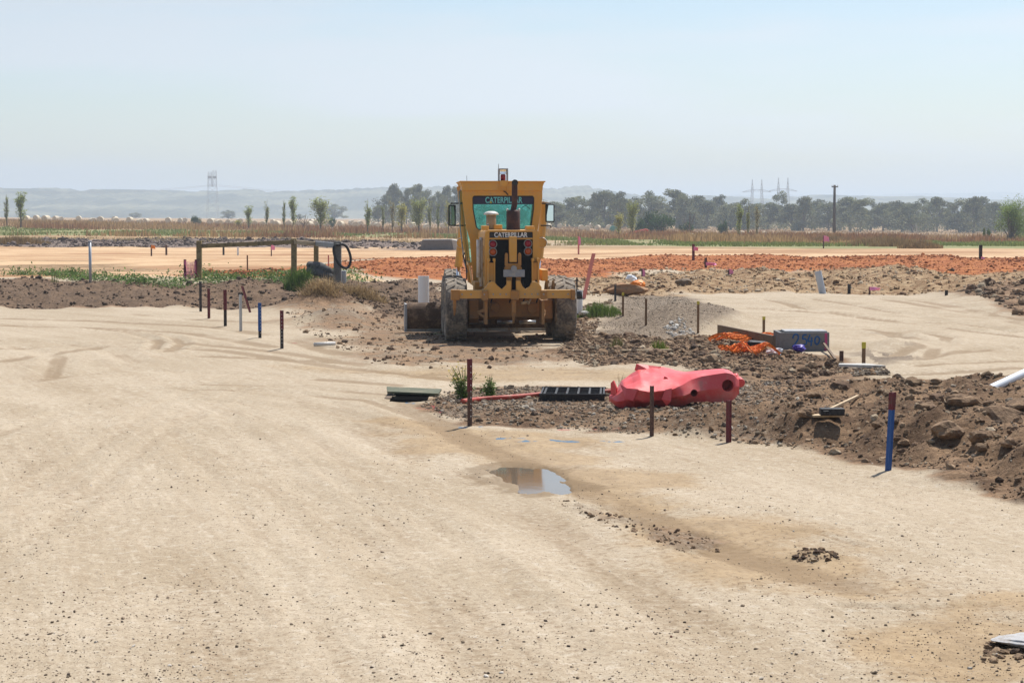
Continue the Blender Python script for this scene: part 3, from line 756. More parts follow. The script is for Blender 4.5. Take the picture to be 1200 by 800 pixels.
def make_grader():
    g = thing('motor_grader', 'large yellow road grader seen from behind with a tall cab, rear ripper and dusty tyres', 'road grader', (-.045, GY, 0.0), YAW)
    Y, YD = M['yellow'], M['yellow_dirty']
    RAD, W = .585, .40
    for s in (-1, 1):
        for y in (0, 1.42):
            make_wheel(g, s * .985, y, RAD, W, s, 1)
        make_wheel(g, s * .80, 6.1, RAD, .36, s, 1)
        tc = MB().prism([(-.42, .42), (-.30, .76), (1.72, .76), (1.84, .42), (1.6, .33), (-.2, .33)], s * .58, s * .76, 'YZ')
        tc.tube([(s * .58, 0, .57), (s * .80, 0, .57)], .17, 18).tube([(s * .58, 1.42, .57), (s * .80, 1.42, .57)], .17, 18)
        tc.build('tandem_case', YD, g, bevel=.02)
    # rear axle and gearbox housing, belly plates
    b = MB().span((LX(370, 0), -.30, .44), (LX(585, 0), .55, .86))
    b.tube([(-.80, 0.1, .57), (.80, .1, .57)], .19, 20)
    b.tube([(LX(560, -.3), -.42, .60), (LX(560, -.3), -.2, .60)], .10, 16).tube([(LX(400, -.3), -.42, .62), (LX(400, -.3), -.2, .62)], .09, 16)
    b.span((-.36, .55, .50), (.36, 2.0, .92))
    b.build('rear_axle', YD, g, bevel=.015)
    b = MB().span((-.44, -.62, .84), (.44, 1.75, .98)); b.span((-.47, 1.7, .80), (.47, 3.2, .96))
    b.span((LX(597, -.3), -.45, LZ(505, -.3)), (LX(624, -.3), .35, LZ(457, -.3)))       # tank beside the hood
    b.span((-.62, .2, .86), (-.49, .9, 1.06))
    # long neck to the front axle
    b.loft([[(-.17, 3.1, .95), (.17, 3.1, .95), (.17, 3.1, 1.45), (-.17, 3.1, 1.45)], [(-.16, 3.9, 1.35), (.16, 3.9, 1.35), (.16, 3.9, 1.68), (-.16, 3.9, 1.68)],
            [(-.14, 5.2, 1.30), (.14, 5.2, 1.30), (.14, 5.2, 1.60), (-.14, 5.2, 1.60)], [(-.14, 6.3, .85), (.14, 6.3, .85), (.14, 6.3, 1.20), (-.14, 6.3, 1.20)], [(-.14, 6.55, .62), (.14, 6.55, .62), (.14, 6.55, .98), (-.14, 6.55, .98)]])
    b.build('main_frame', Y, g, bevel=.012)
    MB().tube([(-.7, 6.1, .57), (.7, 6.1, .57)], .10, 14).span((-.2, 5.95, .5), (.2, 6.25, .95)).build('front_axle', YD, g, bevel=.01)

    # engine hood: rounded box, open at the back
    y0 = -.72; hw = .487; zt = LZ(290, y0); zb = .95
    r = .075
    def hood_sec(hw_, zt_, r_=r):
        P = [(-hw_, zb)]
        P += [(-hw_ + r_ - r_ * math.cos(a), zt_ - r_ + r_ * math.sin(a)) for a in np.linspace(0, math.pi / 2, 6)]
        P += [(hw_ - r_ + r_ * math.sin(a), zt_ - r_ + r_ * math.cos(a)) for a in np.linspace(0, math.pi / 2, 6)]
        return P + [(hw_, zb)]
    b = MB()
    outer = [[(x, y, z) for x, z in hood_sec(hw, zt)] for y in (y0, 1.66)]
    b.loft(outer, cap=False)
    # rear frame: posts, top bar, lower flared plate; grille is set back inside
    gx0, gx1 = LX(378, y0), LX(563, y0); zg = LZ(297, y0); zl = LZ(541, y0)
    ring_o = hood_sec(hw, zt); ring_i = [(gx0, zb)] + [(gx0 + .02 * (1 - math.cos(a)), zg - .02 + .02 * math.sin(a)) for a in np.linspace(0, math.pi / 2, 6)] + [(gx1 - .02 + .02 * math.sin(a), zg - .02 + .02 * math.cos(a)) for a in np.linspace(0, math.pi / 2, 6)] + [(gx1, zb)]
    n = len(ring_o)
    V = [(x, y0, z) for x, z in ring_o] + [(x, y0, z) for x, z in ring_i] + [(x, y0 + .09, z) for x, z in ring_i]
    F = [(i, i + 1, n + i + 1, n + i) for i in range(n - 1)] + [(n + i, n + i + 1, 2 * n + i + 1, 2 * n + i) for i in range(n - 1)]
    b.raw(V, F)
    b.span((gx0, y0 + .004, LZ(329, y0)), (gx1, y0 + .05, LZ(322, y0)))                  # bar under the name band
    for s in (-1, 1):                                         # side louvre panels and hinges, seen from a step aside
        for k in range(6):
            b.box((s * (hw + .006), -.3 + k * .28, 1.45), (.012, .20, .55))
    hd = b.build('engine_hood', Y, g, bevel=.008)
    # grille and name band
    gr = MB()
    gr.raw([(gx0, y0 + .07, zg), (gx1, y0 + .07, zg), (gx1, y0 + .07, zb), (gx0, y0 + .07, zb)], [(0, 1, 2, 3)])
    nx = 44
    for k in range(nx):
        x = gx0 + (gx1 - gx0) * (k + .5) / nx; gr.span((x - .003, y0 + .05, zb), (x + .003, y0 + .066, LZ(330, y0)))
    for k in range(26):
        z = zb + (LZ(330, y0) - zb) * (k + .5) / 26; gr.span((gx0, y0 + .055, z - .003), (gx1, y0 + .062, z + .003))
    gr.build('radiator_grille', M['grille'], g)
    MB().span((gx0, y0 + .03, LZ(322, y0)), (gx1, y0 + .069, zg - .002)).build('name_band', M['black'], g)
    tx = obj('lettering', text_mesh('CATERPILLAR', LX(541, y0) - LX(399, y0), LZ(298.5, y0) - LZ(320, y0), .008, .03), M['white'], g, ((LX(541, y0) + LX(399, y0)) / 2, y0 + .027, (LZ(298.5, y0) + LZ(320, y0)) / 2))
    xa = LX(419, y0); MB().prism([(xa - .022, LZ(320.5, y0)), (xa + .022, LZ(320.5, y0)), (xa, LZ(311, y0))], y0 + .012, y0 + .020).build('triangle_mark', Y, g)
    for zx, zy, m in ((393, 349, 'redlamp'), (393, 382, 'amberlamp'), (543, 347, 'redlamp'), (543, 380, 'amberlamp')):
        c = (LX(zx, y0), y0 + .05, LZ(zy, y0))
        lp = link(bpy.data.objects.new('tail_light', None)); lp.parent = g; lp.location = c
        MB().lathe([(.078, 0), (.078, -.045), (.070, -.058), (.062, -.045), (.062, 0)], (0, 0, 0), 'Y', 28).build('lamp_ring', M['steel'], lp, True)
        MB().lathe([(.062, -.02), (.052, -.038), (.03, -.046), (.0, -.05)], (0, 0, 0), 'Y', 28).build('lamp_lens', M[m], lp, True)
    # hood top fittings
    MB().span((LX(342, -.3), -.5, zt), (LX(372, -.3), -.2, LZ(270, -.3))).build('hood_fitting', Y, g, bevel=.012)
    MB().span((LX(392, .5), .35, zt), (LX(428, .5), .75, LZ(266, .5))).build('hood_fitting', Y, g, bevel=.012)
    MB().span((LX(533, -.2), -.4, zt), (LX(566, -.2), .1, LZ(272, -.2))).build('hood_fitting', Y, g, bevel=.012)
    MB().tube([(LX(366, -.4), -.42, zt + .07), (LX(374, -.4), -.42, zt + .07)], .045, 14).build('filler_cap', M['black'], g)
    # air pre-cleaner with its pale cap
    yc = .45; xc = LX(383, yc)
    pc = MB().tube([(xc, yc, zt - .02), (xc, yc, LZ(222, yc))], .092, 24).build('air_precleaner', M['tan'], g, True, 0)
    cz = LZ(222, yc)
    MB().lathe([(.0, .058), (.06, .054), (.11, .035), (.138, .008), (.138, -.012), (.10, -.014), (.0, -.014)], (xc, yc, cz), 'Z', 32).build('precleaner_cap', M['cream'], pc, True)
    # exhaust: rusty muffler and stack with a curved outlet facing back
    ye = -.05; xe = LX(478, ye)
    ex = MB().lathe([(.0, 0), (.125, 0), (.125, LZ(212, ye) - zt), (.10, LZ(205, ye) - zt), (.055, LZ(203, ye) - zt)], (xe, ye, zt), 'Z', 28)
    ztop = LZ(92, ye); xs = LX(484, ye); rs_ = .053
    ex.tube([(xe, ye, LZ(206, ye)), (xs, ye, LZ(180, ye)), (xs, ye, ztop - .08), (xs, ye - .01, ztop - .02), (xs, ye - .04, ztop + .01), (xs, ye - .08, ztop + .015)], [rs_, rs_, rs_, rs_, rs_ * 1.05, rs_ * 1.08], 22, cap=False)
    exo = ex.build('exhaust_stack', M['rust'], g, True); m = exo.modifiers.new('e', 'EDGE_SPLIT'); m.split_angle = R(50)
    MB().tube([(xs, ye - .05, ztop + .012), (xs, ye - .076, ztop + .015)], .050, 20).build('stack_outlet', M['black'], exo)
    for s in (-1, 1): MB().tube([(xe + s * .1, ye, LZ(205, ye)), (xe + s * .12, ye, LZ(198, ye))], [.03, .012], 10).build('heat_shield_clip', M['cream'], exo, True)

    # ---- cab
    yr, yf = 1.72, 3.15
    def cx(zx): return LX(zx, yr)
    def czz(zy): return LZ(zy, yr)
    zr = czz(86); zr2 = czz(100); zf = .96
    xL, xR = cx(257), cx(599)                       # shoulders under the roof lip
    xm = (xL + xR) / 2; wt = (xR - xL) / 2; wb = wt * .72
    WL, WR, WT, WB = cx(303), cx(562), czz(146), czz(286)
    ring = [(WL + .02, WT), (WR - .02, WT), (WR, WT - .03), (WR - .004, czz(200)), (cx(550), WB + .04), (cx(543), WB), (cx(327), WB), (cx(318), WB + .04), (WL + .004, czz(200)), (WL, WT - .03)]
    cab = link(bpy.data.objects.new('cab', None)); cab.parent = g
    # rear panel with a window opening
    b = MB()
    outer = [(xm - wt, zr2), (xm + wt, zr2), (xm + wt, WT - .03), (xm + wt * .965, czz(200)), (xm + wt * .90, WB + .04), (xm + wb * 1.12, WB - .2), (xm - wb * 1.12, WB - .2), (xm - wt * .90, WB + .04), (xm - wt * .965, czz(200)), (xm - wt, WT - .03)]
    n = 10
    for yy in (yr, yr + .05): pass
    V = [(x, yr, z) for x, z in outer] + [(x, yr, z) for x, z in ring] + [(x, yr + .05, z) for x, z in outer] + [(x, yr + .05, z) for x, z in ring]
    F = []
    for i in range(n):
        j = (i + 1) % n
        F += [(i, j, n + j, n + i), (2 * n + j, 2 * n + i, 3 * n + i, 3 * n + j), (n + i, n + j, 3 * n + j, 3 * n + i), (j, i, 2 * n + i, 2 * n + j)]
    b.raw(V, F)
    b.prism([(xm - wb * 1.12, WB - .2), (xm + wb * 1.12, WB - .2), (xm + wb, zf), (xm - wb, zf)], yr, yr + .05)
    for a, c in (((cx(322), LZ(133, yr)), (cx(378), LZ(114, yr))), ((cx(510), LZ(135, yr)), (cx(557), LZ(117, yr)))):
        b.span((min(a[0], c[0]), yr - .008, min(a[1], c[1])), (max(a[0], c[0]), yr + .004, max(a[1], c[1])))     # lamp cover plates
    b.build('rear_panel', Y, cab, bevel=.006)
    # sides: pillar frames, sloping like the rear; front frame
    def side_x(s, z): 
        return xm + s * (wb + (wt - wb) * min(1, max(0, (z - zf) / (zr2 - zf))) ** .8)
    b = MB()
    for s in (-1, 1):
        for y, wd in ((yf - .04, .08), (yr + 1.0, .07)):
            b.beam((side_x(s, zf), y, zf), (side_x(s, zr2) , y, zr2), wd, .07)
        b.beam((side_x(s, 1.35), yr + .03, 1.35), (side_x(s, 1.35), yf, 1.35), .06, .06)
        b.raw([(side_x(s, zf), yr + .05, zf), (side_x(s, zf), yf, zf), (side_x(s, 1.33), yf, 1.33), (side_x(s, 1.33), yr + .05, 1.33)], [(0, 1, 2, 3)])
    b.span((side_x(-1, 1.3), yf - .05, 1.28), (side_x(1, 1.3), yf, 1.36)); b.span((xm - wb, yf - .05, zf), (xm + wb, yf, 1.0))
    b.span((xm - wb, yr + .05, zf - .03), (xm + wb, yf, zf + .02))
    b.build('pillar_frame', Y, cab)
    # roof
    b = MB().prism([(cx(250), zr), (cx(607), zr), (cx(600), czz(104)), (xm + wt, czz(122)), (xm - wt, czz(122)), (cx(257), czz(104))], yr - .05, yf + .08)
    b.span((cx(246), yr - .075, zr - .004), (cx(611), yf + .1, zr + .022))
    b.build('cab_roof', Y, cab, bevel=.008)
    MB().raw([(x, yr + .02, z) for x, z in ring], [tuple(range(10))]).build('rear_window', M['glass'], cab)
    fw = MB().raw([(side_x(-1, 1.36), yf - .02, 1.36), (side_x(1, 1.36), yf - .02, 1.36), (xm + wt * .97, yf - .02, zr2 - .05), (xm - wt * .97, yf - .02, zr2 - .05)], [(0, 1, 2, 3)]).build('front_window', M['glass'], cab)
    for s in (-1, 1):
        MB().raw([(side_x(s, 1.38), yr + .06, 1.38), (side_x(s, 1.38), yf - .09, 1.38), (side_x(s, zr2), yf - .09, zr2), (side_x(s, zr2), yr + .06, zr2)], [(0, 1, 2, 3)]).build('side_window', M['glass'], cab)
    MB().span((WL + .008, yr + .006, czz(180)), (WR - .008, yr + .014, WT - .008)).build('visor_band', M['navy'], cab)
    tw0, tw1 = cx(356), cx(514)
    obj('lettering', text_mesh('CATERPILLAR', tw1 - tw0, czz(149) - czz(175), .006, .022), M['teal'], cab, ((tw0 + tw1) / 2, yr + .001, (czz(149) + czz(175)) / 2))
    xa = cx(379); MB().prism([(xa - .024, czz(175.5)), (xa + .024, czz(175.5)), (xa, czz(164))], yr - .010, yr - .004).build('triangle_mark', M['yellowtip'], cab)
    # rubber window gasket
    gk = []
    for i in range(10):
        gk.append((ring[i][0], yr - .002, ring[i][1]))
    MB().tube(gk + [gk[0]], .011, 6, cap=False).build('window_seal', M['black'], cab)
    # inside: seat, steering column, console
    b = MB().span((xm - .24, yr + .45, zf), (xm + .24, yr + .95, 1.42)).span((xm - .24, yr + .38, 1.40), (xm + .24, yr + .50, 1.98))
    b.build('driver_seat', M['black'], cab, bevel=.04)
    b = MB().beam((xm, yf - .2, zf), (xm, yf - .42, 1.62), .16, .14); b.lathe([(.19, -.012), (.205, 0), (.19, .012), (.178, 0)], (xm, yf - .46, 1.66), 'Z', 28, True)
    b.build('steering_console', M['black'], cab)
    MB().beam((cx(535), yr - .03, czz(181)), (cx(512), yr - .03, czz(193)), .012, .012).beam((cx(522), yr - .03, czz(180)), (cx(545), yr - .03, czz(200)), .010, .010).build('wiper', M['black'], cab)
    # handrails left of the cab
    MB().tube([(cx(256), yr + .4, czz(118)), (cx(249), yr + .4, czz(125)), (cx(252), yr + .4, czz(270)), (cx(268), yr + .3, czz(420)), (cx(282), yr + .2, czz(470))], .014, 8).build('hand_rail', M['steel'], cab)
    MB().tube([(cx(272), yr + .1, czz(430)), (cx(262), yr + .1, czz(400)), (cx(270), yr + .15, czz(385))], .012, 8).tube([(cx(277), yr + .1, czz(500)), (cx(272), yr + .1, czz(400))], .010, 8).build('hydraulic_hose', M['black'], g)
    # aerials
    MB().tube([(cx(281), yr + .3, zr), (cx(280), yr + .3, czz(58))], .004, 5).build('aerial', M['black'], cab)
    MB().tube([(cx(416), yr + .2, zr), (cx(415), yr + .2, czz(8))], .005, 5).build('aerial', M['black'], cab)
    # beacon in its cage, on a bracket
    bc = link(bpy.data.objects.new('beacon', None)); bc.parent = g
    bx0, bx1, bz0, bz1 = cx(412), cx(453), czz(82), czz(29); byc = yr + .08
    b = MB()
    for x in (bx0 + .012, bx1 - .012):
        for y in (byc - .075, byc + .075): b.beam((x, y, bz0), (x, y, bz1), .026, .022)
    for z in (bz1 - .01, bz0 + .01):
        for x in (bx0 + .01, bx1 - .01): b.beam((x, byc - .08, z), (x, byc + .08, z), .022, .022)
    b.span((bx0, byc - .088, bz1 - .02), (bx1, byc + .088, bz1 + .004))
    b.span((bx0 - .004, byc - .09, bz0 - .01), (bx1 + .004, byc + .09, bz0 + .012))
    b.build('beacon_cage', M['greysteel'], bc, bevel=.004)
    bm_ = (bx0 + bx1) / 2
    MB().lathe([(.0, .12), (.04, .118), (.05, .10), (.05, 0), (.0, 0)], (bm_, byc, bz0 + .012), 'Z', 20).build('beacon_lamp', M['redlamp'], bc, True)
    MB().lathe([(.0, .10), (.06, .09), (.068, .0), (.0, 0)], (bm_, byc, bz0 + .135), 'Z', 20).build('beacon_dome', M['glassclear'], bc, True)
    b = MB().span((cx(416), yr - .09, czz(126)), (cx(419), yr - .05, bz0)).span((cx(448), yr - .09, czz(126)), (cx(451), yr - .05, bz0)).span((cx(417), yr - .085, czz(104)), (cx(450), yr - .06, bz0 + .01))
    b.build('beacon_bracket', Y, bc)
    MB().tube([(cx(432), yr - .07, czz(124)), (cx(440), yr - .07, czz(128)), (cx(452), yr - .02, czz(140))], .012, 6).build('beacon_cable', M['black'], bc)

    # mirrors on brackets at the front pillars
    ym = 2.55
    for s, x0, x1, z0, z1, xi in ((-1, 197, 229, 272, 182, 262), (1, 611, 650, 256, 178, 592)):
        mr = link(bpy.data.objects.new('wing_mirror', None)); mr.parent = g
        X0, X1, Z0, Z1 = LX(x0, ym), LX(x1, ym), LZ(z0, ym), LZ(z1, ym)
        MB().span((X0, ym, Z0), (X1, ym + .07, Z1)).build('mirror_housing', M['black'], mr, bevel=.02)
        gl = MB().box((0, 0, 0), (X1 - X0 - .05, .006, Z1 - Z0 - .05)).build('mirror_glass', M['chrome'], mr)
        gl.location = ((X0 + X1) / 2, ym - .006, (Z0 + Z1) / 2); gl.rotation_euler = (R(-1.5), 0, R(-s * 9))
        xi = LX(xi, ym); xo = (X0 + X1) / 2
        for z in (LZ(178, ym) + .01, LZ(270, ym)):
            b = MB(); b.tube([(xi, ym + .1, z), (xo + s * .02, ym + .08, z), (xo + s * .02, ym + .05, z - .04 if z > 1.9 else z + .04)], .013, 8)
            b.build('mirror_arm', M['black'], mr, True)

    # blade lift cylinders hung beside the cab, with yokes
    yy = 3.45
    for s, top, pv, bot, rod in ((-1, (268, 150), (251, 343), (238, 445), (235, 495)), (1, (607, 170), (592, 342), (583, 410), (576, 500))):
        lc = link(bpy.data.objects.new('lift_cylinder', None)); lc.parent = g
        P = lambda q: Vector((LX(q[0], yy), yy, LZ(q[1], yy)))
        MB().tube([P(top), P(bot)], .075, 20).tube([P(bot) + (P(pv) - P(bot)) * .0, P(bot) + (P(pv) - P(bot)) * .08], .088, 20).build('cylinder_barrel', Y, lc, True).modifiers.new('e', 'EDGE_SPLIT').split_angle = R(40)
        MB().tube([P(bot), P(rod), Vector((LX(rod[0], 3.2), 3.0, .62))], .033, 12).build('cylinder_rod', M['chrome'], lc, True)
        c = P(pv)
        MB().tube([c + Vector((0, -.12, 0)), c + Vector((0, .06, 0))], .098, 24).tube([c + Vector((0, -.13, 0)), c + Vector((0, -.115, 0))], .06, 20).beam(c, (s * .17, 3.5, 1.56), .10, .12).build('trunnion_yoke', Y, lc, bevel=.012)
        MB().lathe([(.098, -.125), (.106, -.115), (.106, -.09), (.098, -.08)], tuple(c), 'Y', 26).build('trunnion_ring', M['cream'], lc, True)

    # blade: curved mouldboard with end plates, cutting edge, circle and drawbar
    bl = link(bpy.data.objects.new('blade', None)); bl.parent = g; bl.location = (0.0, 2.62, 0.0); bl.rotation_euler = (0, 0, R(5.0))
    prof = []
    for a in np.linspace(-38, 52, 12):
        prof.append((.30 - .36 * math.cos(R(a)), .30 + .36 * math.sin(R(a))))
    prof_b = [(p[0] - .022, p[1]) for p in prof]
    poly = [(p[0], p[1]) for p in prof] + [(p[0], p[1]) for p in reversed(prof_b)]
    xl, xr = -1.86, 1.10
    b = MB().prism(poly, xl, xr, 'YZ')
    b.span((xl + .3, -.10, .24), (xr - .1, -.06, .30))
    b.build('mouldboard', M['mould'], bl, bevel=.004)
    MB().prism([(.02, .015), (.045, .015), (.045, .11), (.02, .11)], xl, xr, 'YZ').build('cutting_edge', M['steel'], bl)
    for x in (xl, xr): MB().prism([(-.10, .02), (.10, .015), (.14, .40), (.10, .58), (-.09, .56), (-.12, .3)], x - .02, x + .02, 'YZ').build('end_plate', M['greysteel'], bl, bevel=.005)
    MB().lathe([(.62, .62), (.72, .62), (.72, .70), (.62, .70)], (-.1, 2.75, 0), 'Z', 40, True).beam((-.5, 2.8, .72), (0, 5.9, .82), .12, .12).beam((.4, 2.8, .72), (0, 5.9, .82), .12, .12).beam((-.7, 2.72, .60), (-.7, 2.60, .36), .14, .1).beam((.5, 2.72, .60), (.5, 2.60, .36), .14, .1).build('blade_circle', YD, g, bevel=.01)
    for x in (-.42, .12, .55): MB().tube([(x - .2, 2.30, .21), (x + .12, 2.30, .21)], .035, 12).build('side_shift_rod', M['steel'], g, True)

    # ---- ripper at the back
    rp = link(bpy.data.objects.new('ripper', None)); rp.parent = g
    yb = -1.12
    X = lambda q: LX(q, yb)
    Zz = lambda q: LZ(q, yb)
    b = MB()
    b.span((X(247), yb, Zz(580)), (X(372), yb + .16, Zz(544))).span((X(602), yb, Zz(580)), (X(728), yb + .16, Zz(544)))
    b.prism([(X(372), Zz(580)), (X(602), Zz(580)), (X(602), Zz(532)), (X(590), Zz(516)), (X(575), Zz(508)), (X(562), Zz(508)), (X(552), Zz(528)), (X(534), Zz(541)), (X(520), Zz(528)), (X(510), Zz(505)), (X(493), Zz(505)), (X(493), Zz(548)), (X(472), Zz(548)), (X(472), Zz(505)), (X(453), Zz(505)), (X(452), Zz(522)), (X(432), Zz(541)), (X(410), Zz(522)), (X(400), Zz(508)), (X(388), Zz(508)), (X(378), Zz(512)), (X(362), Zz(532)), (X(350), Zz(545)), (X(372), Zz(545))], yb + .01, yb + .15)
    b.build('tool_beam', Y, rp, bevel=.008)
    for q0, q1, zt_, zu in ((215, 252, 586, 542), (728, 745, 586, 542), (346, 373, 588, 546), (470, 504, 586, 546), (598, 624, 584, 546)):
        MB().span((X(q0), yb - .05, Zz(zt_)), (X(q1), yb + .2, Zz(zu))).build('shank_holder', YD, rp, bevel=.012)
    for q, w_, z0, z1, mt in ((231, .055, 586, 655, YD), (484, .075, 588, 690, YD)):
        b = MB().loft([[(X(q) - w_ / 2, yb + .02, Zz(z0)), (X(q) + w_ / 2, yb + .02, Zz(z0)), (X(q) + w_ / 2, yb + .14, Zz(z0)), (X(q) - w_ / 2, yb + .14, Zz(z0))],
                       [(X(q) - w_ / 2, yb + .05, Zz((z0 + z1) / 2)), (X(q) + w_ / 2, yb + .05, Zz((z0 + z1) / 2)), (X(q) + w_ / 2, yb + .15, Zz((z0 + z1) / 2)), (X(q) - w_ / 2, yb + .15, Zz((z0 + z1) / 2))],
                       [(X(q) - w_ / 5, yb + .18, Zz(z1)), (X(q) + w_ / 5, yb + .18, Zz(z1)), (X(q) + w_ / 5, yb + .22, Zz(z1)), (X(q) - w_ / 5, yb + .22, Zz(z1))]])
        b.build('ripper_shank', mt, rp, bevel=.005)
    # upright channels either side, linkage legs and centre lift cylinder
    ys_ = -.86
    XX = lambda q: LX(q, ys_)
    ZZ = lambda q: LZ(q, ys_)
    for q0, q1 in ((371, 403), (559, 590)):
        b = MB()
        b.span((XX(q0), ys_, ZZ(545)), (XX(q0 + 6), ys_ + .13, ZZ(412))).span((XX(q1 - 6), ys_, ZZ(545)), (XX(q1), ys_ + .13, ZZ(412)))
        b.span((XX(q0 + 6), ys_ + .05, ZZ(545)), (XX(q1 - 6), ys_ + .10, ZZ(428)))
        for qq in (q0 + 1, q1 - 8): b.span((XX(qq - 2), ys_ - .02, ZZ(422)), (XX(qq + 9), ys_ + .12, ZZ(409)))
        b.build('upright_channel', Y, rp, bevel=.006)
    b = MB().span((XX(462), ys_ - .07, ZZ(425)), (XX(494), ys_ + .10, ZZ(316)))
    b.build('lift_arm', Y, rp, bevel=.010)
    b = MB()
    for q0, q1 in ((443, 456), (499, 513)):
        b.prism([(XX(q0), ZZ(440)), (XX(q1), ZZ(440)), (XX(q1), ZZ(392)), (XX((q0 + q1) / 2 + 3), ZZ(386)), (XX((q0 + q1) / 2 - 3), ZZ(386)), (XX(q0), ZZ(394))], ys_ - .08, ys_ - .0)
    b.prism([(XX(452), ZZ(470)), (XX(440), ZZ(452)), (XX(452), ZZ(430)), (XX(503), ZZ(430)), (XX(517), ZZ(452)), (XX(506), ZZ(470))], ys_ - .06, ys_ + .02)
    for q0, q1 in ((450, 474), (491, 512)): b.span((XX(q0), ys_ - .04, ZZ(560)), (XX(q1), ys_ + .03, ZZ(468)))
    b.build('linkage_bracket', YD, rp, bevel=.007)
    MB().span((XX(437), ys_ - .10, ZZ(488)), (XX(527), ys_ - .01, ZZ(457))).build('tow_plate', M['greysteel'], rp, bevel=.008)
    MB().tube([(XX(481), ys_ - .13, ZZ(452)), (XX(481), ys_, ZZ(452))], .052, 20).build('hitch_pin', M['greysteel'], rp, True).modifiers.new('e', 'EDGE_SPLIT').split_angle = R(40)
    # lower links and brackets under the beam
    for q, s in ((352, -1), (592, 1)):
        b = MB()
        b.span((LX(q, -.55), -.98, LZ(685, -.55)), (LX(q + 12, -.55), -.45, LZ(585, -.55)))
        b.beam((LX(q + 6, -.6), -.95, LZ(625, -.6)), (LX(q - 22 * -s, -.6), -.55, LZ(640, -.6)), .05, .06)
        b.beam((LX(q + 6, -.6), -.95, LZ(655, -.6)), (LX(q - 22 * -s, -.6), -.55, LZ(640, -.6)), .05, .05)
        b.build('lower_link', YD, rp, bevel=.006)
    MB().tube([(LX(515, -.9), -.9, LZ(600, -.9)), (LX(548, -.9), -.78, LZ(597, -.9))], .028, 10).tube([(LX(545, -.9), -.9, LZ(605, -.9)), (LX(556, -.9), -.8, LZ(585, -.9))], .015, 8).build('hitch_rod', M['woodpale'], rp, True)
    # hydraulic hoses and bolts on the ripper
    for q, dz in ((382, .0), (462, .02), (520, -.01), (578, .01)):
        p0 = Vector((LX(q, -.9), -.80, LZ(505, -.9) + dz)); p1 = Vector((LX(q + 6, -.9), -.66, LZ(600, -.9))); m_ = (p0 + p1) / 2 + Vector((.05, -.10, -.02))
        MB().tube([p0, p0 * .6 + m_ * .4 + Vector((0, -.05, 0)), m_, p1 * .6 + m_ * .4, p1], .014, 8).build('hydraulic_hose', M['black'], rp, True)
    bolt = MB().tube([(0, -.012, 0), (0, .01, 0)], .016, 6).mesh('bolt')
    for q in (262, 300, 356, 395, 425, 450, 530, 560, 585, 610, 650, 715):
        obj('bolt', bolt, M['steel'], rp, (LX(q, yb), yb - .004 - (.046 if q in (356, 610) else 0), LZ(562, yb)))
    # silver pipe and posts left of the hood
    MB().tube([(LX(330, -.4), -.45, LZ(490, -.4)), (LX(330, -.4), -.45, LZ(330, -.4))], .035, 12).tube([(LX(342, -.4), -.40, LZ(528, -.4)), (LX(342, -.4), -.40, LZ(320, -.4))], .030, 12).build('coolant_pipe', M['cream'], g, True)
    MB().span((LX(322, -.3), -.38, LZ(334, -.3)), (LX(350, -.3), -.28, LZ(326, -.3))).build('pipe_clamp', Y, g)
    MB().span((LX(322, -.3), -.38, LZ(440, -.3)), (LX(350, -.3), -.28, LZ(430, -.3))).build('pipe_clamp', Y, g)
    return g

def clear_glass():
    t = NT('clear_dome'); t.p.inputs['Transmission Weight'].default_value = .9; t.p.inputs['Roughness'].default_value = .1
    return t.done((.75, .8, .85), .1)
M['glassclear'] = clear_glass()
grader = make_grader()

# ------------------------------------------------------------------ survey stakes
def ysec(w, a0=.5):
    P = []
    for k in range(3):
        a = a0 + k * 2 * math.pi / 3; n = a + math.pi / 2
        c, s_ = math.cos(a), math.sin(a); t = w * .16
        P += [(c * w * .2 + math.cos(n) * -t * 1.2, s_ * w * .2 + math.sin(n) * -t * 1.2), (c * w - math.cos(n) * t, s_ * w - math.sin(n) * t), (c * w + math.cos(n) * t, s_ * w + math.sin(n) * t)]
    return P

def stake(px, base, top, mats, label, w=.032, lean=(0, 0), split=.35, peg=False, cat='survey stake', name='survey_stake', holes=False, group=None):
    p = spot(px, base)
    h = at_y(px, top, p.y)[2] - p.z
    t = thing(name, label, cat, p, 0, group)
    sec = [(-w, -w * .6), (w, -w * .6), (w, w * .6), (-w, w * .6)] if peg else ysec(w, random.random() * 6)
    def seg(a, b, k, nm, m):
        if peg: k = 1 + (k - 1)
        mb = MB().prism([(x * k, y * k) for x, y in sec], a, b, 'XY')
        mb.v = [(x + lean[0] * z, y + lean[1] * z, z) for x, y, z in mb.v]
        return mb.build(nm, m, t)
    seg(-.12, h, 1, 'shaft', M[mats[0]])
    if len(mats) > 1 and mats[1]:
        seg(h * (1 - split), h + .004, 1.12, 'painted_top', M[mats[1]])
    if holes:
        hm_ = MB().box((0, 0, 0), (.008, .006, .010)).mesh('peg_hole')
        for k in range(9):
            z = h * (.15 + .75 * k / 8); obj('peg_hole', hm_, M['white'], t, (w * .3 + lean[0] * z, -w * 1.02, z))
    return t

